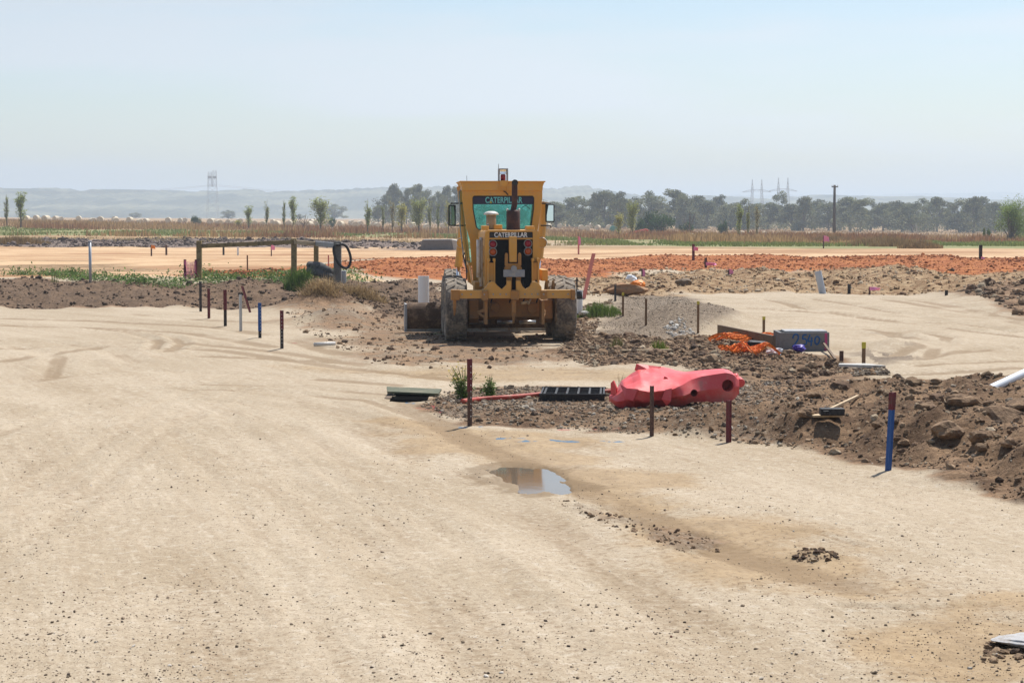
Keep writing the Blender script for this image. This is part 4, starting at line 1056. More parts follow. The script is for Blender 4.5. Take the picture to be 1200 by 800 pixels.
for a in (
 (235, 365, 330, ('blacksteel', None), 'black steel survey stake, farthest left of the row along the sand edge', .034),
 (245, 373, 338, ('maroon', None), 'maroon survey stake just right of the farthest left black stake', .034),
 (264, 382, 340, ('blacksteel', 'maroon'), 'survey stake with maroon upper half and black foot, before the weeds', .034, (0, 0), .55),
 (282, 388, 345, ('galv', None), 'silver grey galvanised stake in the row before the timber rail fence', .032),
 (305, 396, 355, ('blacksteel', 'bluepaint'), 'dark blue painted stake in the left row, second nearest to the road', .034, (0, 0), .8, False, 'survey stake', 'survey_stake', True),
 (330, 408, 364, ('blacksteel', 'maroon'), 'black and maroon stake with pale holes, nearest of the left row', .034, (0, 0), .5, False, 'survey stake', 'survey_stake', True),
 (293, 366, 335, ('maroon', None), 'maroon stake leaning over behind the left row of stakes', .032, (-.30, 0)),
 (551, 499, 421, ('ruststeel', 'maroon'), 'tall maroon topped rusty stake beside the yellow flowering weeds', .030, (0, 0), .48, False, 'survey stake', 'survey_stake', True),
 (763.5, 511, 452, ('ruststeel', None), 'rusty brown stake standing in front of the crushed red barrier', .024),
 (854, 518, 469, ('maroon', None), 'short maroon stake at the right end of the crushed red barrier', .030),
 (1041, 551, 460, ('bluepaint', 'maroon'), 'blue stake with a maroon top before the spoil mound at right', .030, (.045, 0), .22),
):
    stake(*a)
for a in (
 (721, 353, 334, ('blacksteel', None), 'short black stake left of the grey gravel heap beside green grass', .03),
 (730, 370, 343, ('woodpeg', 'yellowtip'), 'thin timber peg with a yellow tip at the left of the gravel heap', .022, (0, 0), .12, True, 'timber peg', 'timber_peg'),
 (757, 381, 350, ('woodpeg', None), 'brown timber peg in the middle of the grey gravel heap', .022, (0, 0), .1, True, 'timber peg', 'timber_peg'),
 (818, 390, 353, ('woodpeg', 'yellowtip'), 'tall brown timber peg at the right foot of the gravel heap', .022, (0, 0), .1, True, 'timber peg', 'timber_peg'),
 (895, 389, 371, ('woodpeg', 'yellowtip'), 'timber peg standing behind the brown formwork board', .024, (0, 0), .2, True, 'timber peg', 'timber_peg'),
 (1012, 429, 401, ('woodpeg', 'yellowtip'), 'timber peg with bright yellow top beside the pale concrete slab', .026, (0, 0), .25, True, 'timber peg', 'timber_peg'),
 (986, 423, 411, ('ruststeel', None), 'stubby rusty peg left of the pale concrete slab', .030, (0, 0), .1, True, 'timber peg', 'timber_peg'),
 (995, 344, 333, ('blacksteel', None), 'short black peg at the far edge of the back sand road', .045, (0, 0), .1, True, 'timber peg', 'timber_peg'),
 (1109, 346, 340, ('blacksteel', None), 'tiny black peg by the dark soil heap at right', .04, (0, 0), .1, True, 'timber peg', 'timber_peg'),
 (676, 350, 325, ('blacksteel', None), 'slim black stake close to the right rear tyre', .022),
 (684, 350, 297, ('pinkred', None), 'coral pink stake leaning right beside the grader tyre', .05, (.22, 0), .1, True, 'survey stake', 'survey_stake'),
):
    stake(*a)
p_ = spot(106, 331)
gp_ = thing('steel_pole', 'tall slim grey steel pole standing in the weeds at far left', 'pole', p_)
MB().tube([(0, 0, -.2), (0, 0, at_y(106, 283, p_.y)[2] - p_.z)], .045, 12).build('pole_tube', M['galv'], gp_, True)
MB().tube([(0, 0, at_y(106, 284, p_.y)[2] - p_.z), (0, 0, at_y(106, 282.3, p_.y)[2] - p_.z)], .055, 12).build('pole_cap', M['greyplastic'], gp_, True)

def cloth(w, h, seed, nx=6, ny=5, amp=.3):
    """small hanging flag with folds and thickness"""
    r = random.Random(seed); V = []
    for j in range(ny + 1):
        for i in range(nx + 1):
            a, b = i / nx, j / ny
            V.append((a * w, amp * w * math.sin(a * 4 + b * 2 + seed) * a, -b * h * (1 - .25 * a) - .35 * h * a * a * r.uniform(.6, 1)))
    F = [(j * (nx + 1) + i, j * (nx + 1) + i + 1, (j + 1) * (nx + 1) + i + 1, (j + 1) * (nx + 1) + i) for j in range(ny) for i in range(nx)]
    return MB().raw(V, F)

def flag_stake(px, base, top, m_stake, m_flag, label, w=.03, flag=(.35, .3), lean=(0, 0), at=1.0, side=1, cat='flagged stake'):
    p = spot(px, base); h = at_y(px, top, p.y)[2] - p.z
    t = thing('flagged_stake', label, cat, p)
    MB().beam((0, 0, -.1), (lean[0] * h, 0, h), w * 2, w * 1.4).build('shaft', M[m_stake], t)
    f = cloth(flag[0] * side, flag[1], px); o = f.build('flag_tape', M[m_flag], t); o.location = (lean[0] * h * at, -w * 1.5, h * at)
    s_ = o.modifiers.new('thick', 'SOLIDIFY'); s_.thickness = .012
    return t
flag_stake(678, 298, 277, 'pinkred', 'pink', 'pink flagged stake beyond the orange soil, right of the cab', .05, (.12, .5))
flag_stake(812.5, 305, 286, 'maroon', 'pink', 'maroon stake with pink tape on the far pale strip', .06, (.22, .2), (0, 0), .85)
flag_stake(1149, 304, 287, 'blacksteel', 'pink', 'dark stake with pink tape at the right of the far pale strip', .07, (.15, .12), (0, 0), .2)
flag_stake(753, 323, 315, 'ruststeel', 'pink', 'short peg wrapped in pink tape before the orange soil', .045, (.08, .3))
flag_stake(827, 314, 302, 'ruststeel', 'pink', 'brown peg with trailing pink tape on the orange soil', .05, (.42, .12), (0, 0), .55)
flag_stake(853, 323, 315, 'ruststeel', 'pink', 'pink tape tied to a low peg near the rubble edge', .03, (.14, .3), (.2, 0))
flag_stake(965, 291, 276, 'ruststeel', 'pink', 'bright pink flag in the dry grass below the power pole', .04, (.38, .42), (0, 0), 1, 1)
flag_stake(1019, 345, 336, 'ruststeel', 'pink', 'pink ribbon on a short peg behind the back sand road', .025, (.28, .10), (0, 0), 1, 1)
flag_stake(177.5, 300, 287, 'ruststeel', 'orangetape', 'thin stake with orange flag in the pale cut at left', .04, (.22, .22), (0, 0), 1, 1)
flag_stake(318, 300, 287, 'ruststeel', 'pink', 'thin stake with pink flag seen through the timber rail fence', .03, (.2, .3), (0, 0), 1, 1)
for a in ((195, 299, 287, ('ruststeel', None), 'rusty stake right of the orange flag in the pale cut', .06),
          (262, 299, 288, ('blacksteel', None), 'black stake seen below the left end of the fence rail', .06),
          (279, 299, 288, ('pvc', None), 'white stake by a small soil pile seen below the fence rail', .06),
          (290, 318, 299, ('woodpeg', None), 'thin brown peg in the pale cut behind the fence', .03),
          (385, 312, 299, ('pinkred', None), 'thin pink stake behind the grey fence post', .03)):
    stake(*a)

# pink mesh panel between two stakes
pa, pb = spot(217, 328.5), spot(230, 328.5)
t = thing('mesh_panel', 'pink safety mesh strung between two maroon stakes left of the fence', 'safety mesh', (pa + pb) / 2)
L = pb - pa; hh = at_y(217, 304, pa.y)[2] - pa.z
for s in (-.5, .5): MB().beam((L.x * s, L.y * s, -.1), (L.x * s, L.y * s, hh), .08, .06).build('panel_post', M['maroon'], t)
V = []; nx, ny = 8, 12
for j in range(ny + 1):
    for i in range(nx + 1):
        a = i / nx - .5; b = j / ny
        V.append((L.x * a, L.y * a - .05 - .05 * math.sin(a * 9 + b * 5), .06 + b * (hh - .1) - .05 * (1 - 4 * a * a) * b))
o = MB().raw(V, [(j * (nx + 1) + i, j * (nx + 1) + i + 1, (j + 1) * (nx + 1) + i + 1, (j + 1) * (nx + 1) + i) for j in range(ny) for i in range(nx)]).build('mesh_sheet', M['pink'], t)
wm = o.modifiers.new('net', 'WIREFRAME'); wm.thickness = .022; wm.use_even_offset = False

# ------------------------------------------------------------------ timber rail fence with a hose on its end post
f0 = spot(233, 328)
fz = f0.z - .05
def fpt(px, py, Y): return Vector(at_y(px, py, Y))
t = thing('rail_fence', 'weathered timber post and rail fence standing on the weedy bank', 'fence', (f0.x, f0.y, fz))
O = Vector((f0.x, f0.y, fz))
D = f0.y
for px, top, bot, w_, dy, m in ((233.5, 282, 330, .165, 0, 'olivewood'), (344.5, 279.5, 334, .17, 0, 'olivewood'), (370.5, 283, 334, .15, .8, 'olivewood'), (395.5, 283, 332, .23, -1.5, 'greywood')):
    a, b_ = fpt(px, bot, D + dy) - O, fpt(px, top, D + dy) - O
    MB().beam((a.x, a.y, a.z - .3), (a.x + .01, b_.y, b_.z), w_, w_ * .9).build('post', M[m], t, bevel=.012)
for (x0, y0_), (x1, y1), d0, d1, m, hgt in (((234, 288.5), (345, 283.5), 0, 0, 'olivewood', .13), ((344, 283.5), (371, 286), 0, .8, 'woodpale', .13), ((370, 285.5), (393, 287.5), .8, -1.4, 'palerail', .16)):
    a, b_ = fpt(x0, y0_, D + d0 - .1) - O, fpt(x1, y1, D + d1 - .1) - O
    MB().beam(a, b_, .07, hgt).build('rail', M[m], t, bevel=.01)
Dg = D - 1.62
hp = [fpt(x, y, Dg - q) for x, y, q in ((397, 287, 0), (393, 287, .03), (391, 292, .1), (392, 299, .12), (395, 306, .14), (400, 312, .1), (405, 314, .0), (409, 312, -.15), (411, 304, -.2), (409.5, 296, -.2), (406, 289, -.15), (401, 286, -.08), (397, 287, .0))]
ho = hp[0]
def smooth_path(P, k=6):
    out = []
    for i in range(len(P) - 1):
        p0, p1, p2, p3 = P[max(i - 1, 0)], P[i], P[i + 1], P[min(i + 2, len(P) - 1)]
        for j in range(k):
            s = j / k
            out.append(.5 * ((2 * p1) + (p2 - p0) * s + (2 * p0 - 5 * p1 + 4 * p2 - p3) * s * s + (3 * p1 - p0 - 3 * p2 + p3) * s ** 3))
    return out + [P[-1]]
hs = MB().tube([p - ho for p in smooth_path(hp)], .042, 10).build('hose', M['hose'], None, True); hs.location = ho
tag(hs, 'thick black hose looped over the grey end post of the fence', 'hose')
a, b_ = spot(362, 327), spot(388, 331)
a.y += .3
fr = MB()
for k in range(3):
    off = Vector((0, -.1 * k, .16 + .16 * (k == 1)))
    fr.tube([a + off + Vector((0, 0, .12)), a * .5 + b_ * .5 + off + Vector((.0, 0, .12)), b_ + off], [.12, .15, .12], 12)
o = fr.build('cloth_roll', M['fabric'], None, True); tag(o, 'dark roll of filter cloth lying behind the fence posts', 'cloth roll')
gbx = spot(402, 331)
o = MB().span((-.10, -.06, -.05), (.10, .08, .38)).span((-.06, -.09, .1), (.06, -.06, .3)).build('junction_box', M['galv'], None, bevel=.01, loc=gbx); tag(o, 'small grey metal box at the foot of the grey post', 'junction box')

# ------------------------------------------------------------------ pipes
def open_pipe(name, label, base, topv, r, m, cat='pipe', cap=None):
    t = thing(name, label, cat, base); d = Vector(topv) - Vector(base)
    mb = MB(); prof = [(r, -.15), (r, d.length), (r * .86, d.length), (r * .86, d.length - .5 * d.length)]
    mb.lathe(prof, (0, 0, 0), 'Z', 28)
    q = Vector((0, 0, 1)).rotation_difference(d)
    mb.v = [tuple(q @ Vector(v)) for v in mb.v]
    o = mb.build('pipe_tube', m, t, True); o.modifiers.new('e', 'EDGE_SPLIT').split_angle = R(40)
    return t
b0 = Vector((at_y(496.5, 384, 41.2)[0], 41.2, 0)); b0.z = gz(b0.x, b0.y)
open_pipe('riser_pipe', 'white plastic riser pipe standing behind the grader blade', b0, (b0.x, b0.y, at_y(496, 323.5, 41.2)[2]), .115, M['pvc'])
b0 = spot(964, 344)
open_pipe('riser_pipe', 'grey plastic pipe tilted left at the far edge of the sand road', b0, at_y(958.5, 318, b0.y), .10, M['greyplastic'])
b0 = spot(679, 367)
t = open_pipe('riser_pipe', 'short white pipe with black band beside the right rear tyre', b0, (b0.x + .01, b0.y, at_y(680, 340, b0.y)[2]), .065, M['pvc'])
zt_ = at_y(680, 340, b0.y)[2] - b0.z
MB().tube([(0, 0, zt_ * .62), (0, 0, zt_ * .95)], .072, 20).build('black_band', M['black'], t, True)
a, b_ = spot(1151, 462), None
a = Vector(at_y(1151, 460, 21.1)); b_ = Vector(at_y(1262, 409, 22.4))
t = thing('drain_pipe', 'long white pipe resting on the spoil mound and rising out of frame at right', 'pipe', a)
mb = MB(); dd = b_ - a; q = Vector((0, 0, 1)).rotation_difference(dd); mb.lathe([(.038, 0), (.046, 0), (.046, dd.length), (.038, dd.length)], (0, 0, 0), 'Z', 24, True); mb.v = [tuple(q @ Vector(v)) for v in mb.v]
o = mb.build('pipe_tube', M['pvc'], t, True); o.modifiers.new('e', 'EDGE_SPLIT').split_angle = R(40)
def ground_line(pts, lift, k=8):
    P = smooth_path([spot(x, y) + Vector((0, 0, lift)) for x, y in pts], k); return P
def conduit(pts, r, m, name, label, cat, lift=.02):
    P = ground_line(pts, lift); o_ = P[0].copy()
    o = MB().tube([p - o_ for p in P], r, 10).build(name, m, None, True, loc=o_); tag(o, label, cat)
conduit([(542, 473), (560, 470.5), (590, 468.5), (615, 466.5), (636, 464.5)], .030, M['redhose'], 'red_conduit', 'orange red conduit lying on gravel left of the black crate', 'conduit', .03)
conduit([(660, 465), (680, 463), (700, 462), (716, 461)], .030, M['redhose'], 'red_conduit', 'orange red conduit end showing right of the black crate', 'conduit', .03)

# ------------------------------------------------------------------ crushed red water barrier
bb = spot(790, 480); BX, BY, BZ = bb.x, 23.0, gz(bb.x, 23.0)
t = thing('water_barrier', 'crushed and torn red plastic water barrier lying on the gravel', 'road barrier', (BX, BY, BZ))
sc = 23.0 / FPX
def bz(py, dy): return CAM_H - (py - HORIZON) * (23.0 + dy) / FPX - BZ
# px, [ (dy, py) front-bottom, front-mid, front-top, top-mid, top-back, back-mid, back-bottom ]
S = [
 (715, [(-.05, 470), (-.10, 467), (-.06, 463), (.04, 462), (.14, 463), (.18, 466), (.12, 470)]),
 (721, [(-.18, 476), (-.27, 470), (-.22, 463), (.0, 461), (.25, 459), (.34, 463), (.2, 472)]),
 (730, [(-.26, 480), (-.38, 468), (-.36, 455.5), (-.05, 448), (.32, 443), (.45, 450), (.3, 470)]),
 (742, [(-.26, 479), (-.40, 466), (-.40, 455), (.0, 444), (.40, 436), (.50, 445), (.3, 468)]),
 (750, [(-.22, 477), (-.39, 468), (-.42, 456.5), (-.02, 440), (.42, 429.5), (.50, 442), (.3, 468)]),
 (768, [(-.22, 477), (-.36, 469), (-.42, 455.5), (-.02, 440), (.42, 431), (.50, 442), (.3, 468)]),
 (785, [(-.22, 478), (-.38, 467), (-.42, 455), (-.02, 441), (.40, 431), (.48, 442), (.3, 468)]),
 (797, [(-.25, 477), (-.42, 464), (-.34, 451), (.0, 440), (.36, 433), (.44, 444), (.3, 468)]),
 (808, [(-.25, 472), (-.37, 460), (-.26, 445), (.02, 438), (.30, 435.5), (.38, 446), (.3, 466)]),
 (820, [(-.24, 471), (-.31, 458), (-.24, 441), (.0, 437), (.22, 434.5), (.30, 446), (.25, 466)]),
 (835, [(-.22, 471.5), (-.27, 456), (-.22, 438.5), (.0, 435), (.20, 433), (.27, 446), (.22, 466)]),
 (850, [(-.22, 471.5), (-.26, 455), (-.22, 436.5), (.0, 433.5), (.20, 432), (.27, 446), (.22, 466)]),
 (859, [(-.22, 469), (-.26, 454), (-.22, 439), (.0, 435), (.20, 434), (.27, 447), (.22, 464)]),
 (865, [(-.16, 461), (-.20, 454), (-.16, 447), (.0, 444), (.15, 443), (.20, 449), (.16, 459)]),
]
secs = []
keys = np.array([s[0] for s in S], float)
fine = np.unique(np.concatenate([keys, np.arange(715, 865, 2.0)]))
prof = np.array([[c for q in s[1] for c in q] for s in S])
ker = np.exp(-(np.arange(-6, 7) / 1.5) ** 2); ker /= ker.sum()
tab = np.stack([np.convolve(np.pad(np.interp(fine, keys, prof[:, i]), 6, 'edge'), ker, 'valid') for i in range(prof.shape[1])], 1)
for px, row in zip(fine, tab):
    ring = []
    m_ = 7
    pts = [((px - 600) * 23.0 / FPX - BX, row[2 * i], bz(row[2 * i + 1], row[2 * i])) for i in range(m_)]
    for i in range(m_):
        a, b_ = np.array(pts[i]), np.array(pts[(i + 1) % m_])
        for j in range(7): ring.append(tuple(a + (b_ - a) * j / 7))
    secs.append(ring)
mb = MB().loft(secs)
co = np.array(mb.v)
nz = fbm(co[:, 0] * 5 + 7, co[:, 1] * 5 + co[:, 2] * 7, 3, 77) - .5
nz2 = np.abs(fbm(co[:, 0] * 3.2 + co[:, 1] * 2.2, co[:, 1] * 4 - co[:, 2] * 5, 2, 78) - .5)
left = 1 - sstep(.0, .30, co[:, 0])
co[:, 2] += nz * (.008 + .035 * left) * (co[:, 2] > .06) - nz2 * .09 * left * (co[:, 2] > .1)
co[:, 1] += nz * (.008 + .06 * left)
mb.v = [tuple(v) for v in co]
tr = NT('scuffed_red_plastic'); oc = tr.node('ShaderNodeTexCoord').outputs['Object']
n1 = tr.noise(5, 6, .6, oc); n2 = tr.noise(40, 4, .6, oc)
n3 = tr.noise(2.2, 5, .6, oc); cc = tr.mix(n1, (.64, .05, .055), (.74, .12, .11)); cc = tr.mix(tr.ramp(n3, .52, .75), cc, (.70, .22, .19)); cc = tr.mix(tr.math('MULTIPLY', tr.ramp(n2, .58, .72), .5), cc, (.62, .26, .22)); cc = tr.mix(tr.math('MULTIPLY', tr.ramp(n1, .56, .72), .45), cc, (.36, .20, .14))
tr.p.inputs['Subsurface Weight'].default_value = 0
M['barrier'] = tr.done(cc, .42, tr.bump(n2, .2, .004), .45)
body = mb.build('barrier_shell', M['barrier'], t, False)
cut = MB()
for px, py, r_ in ((806.5, 460, .042), (846, 452, .068)):
    x = (px - 600) * 23.0 / FPX - BX; z = bz(py, -.25); cut.tube([(x, -.9, z), (x + .05, -.26, z), (x + .03, .03, z + .01)], r_, 20)
cz = bz(443.5, 0); x = (780 - 600) * 23.0 / FPX - BX
cut.raw([(x - .04, -.10, cz + .10), (x + .05, -.06, cz + .09), (x - .01, .02, cz + .13), (x - .03, -.12, cz - .02), (x + .03, -.10, cz - .02), (x - .01, -.02, cz - .02)], [(0, 1, 2), (3, 5, 4), (0, 3, 4, 1), (1, 4, 5, 2), (2, 5, 3, 0)])
cutter = cut.build('cutter', M['barrier'], t)
bo = body.modifiers.new('holes', 'BOOLEAN'); bo.object = cutter; bo.operation = 'DIFFERENCE'; bo.solver = 'EXACT'
dg = bpy.context.evaluated_depsgraph_get(); dg.update()
me = bpy.data.meshes.new_from_object(body.evaluated_get(dg)); body.modifiers.clear(); body.data = me; bpy.data.objects.remove(cutter)
me.polygons.foreach_set('use_smooth', np.full(len(me.polygons), True))
body.modifiers.new('crease', 'EDGE_SPLIT').split_angle = R(36)
def bpx(px, py, dy): return ((px - 600) * (23.0 + dy) / FPX - BX, dy, bz(py, dy))
def shard(pts, nm, th=.018):
    o = MB().raw([bpx(*p) for p in pts], [tuple(range(len(pts)))]).build(nm, M['barrier'], t); s_ = o.modifiers.new('t', 'SOLIDIFY'); s_.thickness = th
shard([(716, 463, .05), (722, 463, .0), (723, 455, -.02), (719, 446, .02), (716, 449, .05)], 'torn_flap')
shard([(744, 434, .40), (746, 427, .42), (760, 429, .44), (775, 430.5, .42), (762, 435, .38)], 'torn_flap')
shard([(727, 450, -.30), (735, 455, -.42), (748, 456, -.44), (742, 470, -.46), (733, 466, -.44)], 'torn_flap')
shard([(780, 457, -.44), (788, 455, -.44), (787, 470, -.47), (782, 476, -.44), (776, 468, -.46)], 'torn_flap')
kx = bpx(866, 446, .10)
MB().tube([kx, bpx(869, 449, -.04)], .052, 20).tube([bpx(860, 444, .12), bpx(866, 443, .10)], .06, 16).build('coupling_knob', M['barrier'], t, True, .01)

# ------------------------------------------------------------------ black plastic crate
c0 = spot(673, 470); wd = 76 * c0.y / FPX
t = thing('plastic_crate', 'black plastic drainage crate lying flat left of the red barrier', 'crate', c0 + Vector((0, .48, -.015)), R(-3))
hgt = .105; dp = .95; W2 = wd / 2
mb = MB()
for sx in (-1, 1): mb.span((sx * W2 - .02 * (sx > 0), -dp / 2, 0), (sx * W2 + .02 * (sx < 0), dp / 2, hgt))
for sy in (-1, 1): mb.span((-W2 + .02, sy * dp / 2 - .02 * (sy > 0), .02), (W2 - .02, sy * dp / 2 + .02 * (sy < 0), hgt - .012))
for k in range(12):
    x = -W2 + .06 + (wd - .12) * k / 11; mb.span((x - .006, -dp / 2 - .016, .012), (x + .006, -dp / 2, hgt - .02))
mb.span((-W2 - .012, -dp / 2 - .022, hgt - .02), (W2 + .012, -dp / 2 + .01, hgt + .004)); mb.span((-W2 - .012, dp / 2 - .01, hgt - .02), (W2 + .012, dp / 2 + .022, hgt + .004))
mb.build('crate_wall', M['darkplastic'], t)
mb = MB().span((-W2 + .02, -dp / 2 + .02, hgt - .05), (W2 - .02, dp / 2 - .02, hgt - .035))
mb.build('crate_deck', M['darkplastic'], t)
mb = MB()
for k in range(6):
    x = -W2 + .05 + (wd - .1) * k / 5; mb.span((x - .012, -dp / 2 + .015, hgt - .036), (x + .012, dp / 2 - .015, hgt - .004))
for k in range(4):
    y = -dp / 2 + .1 + (dp - .2) * k / 3; mb.span((-W2 + .02, y - .008, hgt - .036), (W2 - .02, y + .008, hgt - .010))
mb.build('deck_rib', M['darkplastic'], t)
for sx in (-1, 1): MB().span((sx * (W2 - .08) - .05, -dp / 2 + .0, -.06), (sx * (W2 - .08) + .05, -dp / 2 + .1, .02)).build('crate_foot', M['darkplastic'], t)

# ------------------------------------------------------------------ pit with green lid
c0 = spot(482, 470)
t = thing('pit_lid', 'green stained board propped over a dark pit opening by blue paint marks', 'pit lid', c0 + Vector((0, .35, 0)))
w_ = 62 * c0.y / FPX / 2
MB().raw([(-w_, .12, .055), (w_ * .98, .05, .035), (w_ * 1.05, .55, .05), (-w_ * 1.1, .5, .085)], [(0, 1, 2, 3)]).build('lid_board', M['greenplate'], t).modifiers.new('t', 'SOLIDIFY').thickness = .025
MB().span((-w_ * .80, -.42, -.1), (w_ * .62, .45, .024)).build('pit_shade_block', M['void'], t)  # solid black block stands in for the shade inside the pit
MB().span((-w_ * 1.05, -.20, -.04), (-w_ * .82, .45, .026)).build('lid_bearer', M['brownwood'], t)
MB().span((w_ * .64, -.10, -.04), (w_ * .86, .45, .020)).build('lid_bearer', M['brownwood'], t)

# ------------------------------------------------------------------ formwork board, concrete pit with sprayed number, debris
fa, fb = spot(842, 392), spot(917, 410)
o = MB().beam((0, 0, .08), (fb - fa) + Vector((0, 0, .10)), .05, .22).build('formwork_board', M['brownwood'], None, bevel=.006, loc=fa); tag(o, 'long brown formwork board edging the back sand road', 'formwork board')
pa = spot(913, 411.5); pb = spot(973, 411)
t = thing('concrete_pit', 'grey concrete pit box with a blue sprayed number and magenta stripe', 'drain pit', pa)
wx = (pb - pa).x; hp_ = at_y(940, 389.5, pa.y)[2] - pa.z
mb = MB().span((0, 0, -.15), (wx, .07, hp_)).span((0, .07, -.15), (.06, .75, hp_)).span((wx - .06, .07, -.15), (wx, .75, hp_)).span((.06, .68, -.15), (wx - .06, .75, hp_)).span((.06, .07, -.15), (wx - .06, .68, .02))
mb.build('pit_wall', M['concrete'], t, bevel=.008)
MB().span((.10, .04, hp_ + .002), (wx - .03, .55, hp_ + .025)).build('pit_capping', M['greysteel'], t, bevel=.006)
MB().span((wx * .905, -.006, -.1), (wx * .955, .0, hp_ - .012)).build('paint_stripe', M['magenta'], t)
fx = lambda u: (u - 200) / 720 * wx * 1.02
fzz = lambda v: hp_ - (v - 262) / 230 * (hp_ + .05)
def stroke(P, r=.016):
    Q = smooth_path([Vector((fx(u), -.006, fzz(v))) for u, v in P], 5)
    m_ = MB().tube(Q, r, 8); m_.v = [(x, -.004 + (y + .006) * .22, z) for x, y, z in m_.v]
    return m_
for P in ([(390, 325), (405, 292), (440, 280), (468, 300), (460, 340), (420, 385), (385, 412), (430, 400), (500, 410)],
          [(585, 285), (535, 290)], [(535, 290), (530, 330), (560, 328), (585, 350), (575, 385), (530, 392)],
          [(632, 285), (608, 352), (672, 350)], [(656, 310), (652, 365), (648, 405)],
          [(735, 300), (708, 322), (702, 362), (728, 388), (758, 365), (765, 325), (735, 300)]):
    stroke(P, .013).build('sprayed_number', M['spraypaint'], t, True)

def safety_mesh(pts, w_, label, seed):
    P = ground_line(pts, .08, 7); r_ = random.Random(seed); V = []; ny = 7; n = len(P)
    for i, p in enumerate(P):
        d = (P[min(i + 1, n - 1)] - P[max(i - 1, 0)]).normalized(); s_ = Vector((-d.y, d.x, 0))
        for j in range(ny + 1):
            b = j / ny - .5
            V.append(p + s_ * b * w_ + Vector((0, 0, .035 * math.sin(i * .5 + seed) * math.cos(b * 5) + .05 * math.sin(b * 7 + i * .35) + r_.uniform(-.012, .02) + .03)) - P[0])
    o = MB().raw(V, [(i * (ny + 1) + j, i * (ny + 1) + j + 1, (i + 1) * (ny + 1) + j + 1, (i + 1) * (ny + 1) + j) for i in range(n - 1) for j in range(ny)]).build('safety_mesh', M['meshorange'], None, loc=P[0])
    m_ = o.modifiers.new('net', 'WIREFRAME'); m_.thickness = .03; m_.use_even_offset = False
    tag(o, label, 'safety mesh')
safety_mesh([(850, 403), (868, 401.5), (888, 401), (906, 402.5), (924, 403)], .62, 'long strip of crumpled orange safety mesh beside the formwork board', 1)
safety_mesh([(856, 416), (870, 414), (884, 415), (899, 418)], .45, 'shorter crumpled orange safety mesh nearest to the red barrier', 4)

def lump_mesh(name, sx, sy, sz, seed, sub=3, cuts=14, rough=.08):
    """angular or rounded irregular solid: a ball cut back by random planes"""
    bm = bmesh.new(); bmesh.ops.create_icosphere(bm, subdivisions=sub, radius=1)
    r_ = np.random.default_rng(seed)
    N = r_.normal(size=(cuts, 3)); N /= np.linalg.norm(N, axis=1)[:, None]; D = r_.uniform(.55, .95, cuts)
    for v in bm.verts:
        c = np.array(v.co)
        for n_, d_ in zip(N, D):
            k = c @ n_
            if k > d_: c = c - n_ * (k - d_) * .92
        c = c * (1 + rough * (fbm(np.array([c[0] * 2.3 + seed]), np.array([c[1] * 2.3 + c[2] * 3.1]), 3, seed)[0] - .5) * 2)
        v.co = (c[0] * sx, c[1] * sy, c[2] * sz)
    me = bpy.data.meshes.new(name); bm.to_mesh(me); bm.free(); return me
def lump(name, label, cat, p, size, m, seed, **k):
    o = obj(name, lump_mesh(name, *size, seed, **k), m, None, p); tag(o, label, cat); return o
lump('plastic_bag', 'white plastic scrap lying right of the shorter orange mesh', 'litter', spot(907, 417) + Vector((0, 0, .06)), (.17, .12, .09), M['pvc'], 3, rough=.3)
lump('plastic_bag', 'purple plastic scrap at the foot of the concrete pit', 'litter', spot(936, 413) + Vector((0, 0, .06)), (.13, .10, .07), M['purple'], 5, rough=.3)
lump('cloth_scrap', 'black rag lying on the long orange safety mesh', 'litter', spot(887, 407.5) + Vector((0, 0, .09)), (.19, .14, .05), M['hose'], 6, rough=.2)
lump('cloth_scrap', 'stained brown and orange sheet heaped behind the gravel heap', 'litter', spot(732, 347) + Vector((0, 0, .18)), (.62, .35, .20), M['dirtcloth'], 8, rough=.35)
lump('plastic_bag', 'orange bag end on the stained sheet behind the gravel heap', 'litter', spot(747, 345.5) + Vector((0, 0, .30)), (.20, .2, .16), M['orangetape'], 9, rough=.3)
lump('plastic_bag', 'white bag on top of the stained sheet behind the gravel heap', 'litter', spot(740, 343) + Vector((0, 0, .40)), (.18, .18, .13), M['pvc'], 10, rough=.3)
lump('soil_boulder', 'brown boulder sitting alone behind the gravel heap', 'boulder', Vector((at_y(802, 346, 62.0)[0], 62.0, gz(at_y(802, 346, 62.0)[0], 62.0) + .10)), (.30, .26, .17), M['clodbig'] if 'clodbig' in M else M['brownwood'], 12, rough=.15)
a = spot(1013, 433)
t = thing('concrete_slab', 'thin pale concrete slab lying beside the yellow topped peg', 'slab', a + Vector((0, .25, .02)), R(-6))
MB().raw([(-.34, -.02, 0), (.34, -.20, .0), (.30, -.10, .0), (.1, .22, .0), (-.32, .20, 0)] + [(-.34, -.02, .04), (.34, -.20, .04), (.30, -.10, .04), (.1, .22, .04), (-.32, .20, .04)], [(4, 3, 2, 1, 0), (5, 6, 7, 8, 9), (0, 1, 6, 5), (1, 2, 7, 6), (2, 3, 8, 7), (3, 4, 9, 8), (4, 0, 5, 9)]).build('slab_body', M['concpale'], t, bevel=.006)
a, b_ = spot(957, 402) + Vector((0, 0, .16)), spot(979, 424) + Vector((0, 0, .04))
o = MB().beam((0, 0, 0), b_ - a, .035, .03).build('timber_prop', M['brownwood'], None, loc=a); tag(o, 'dark thin timber prop leaning from the concrete pit', 'timber')
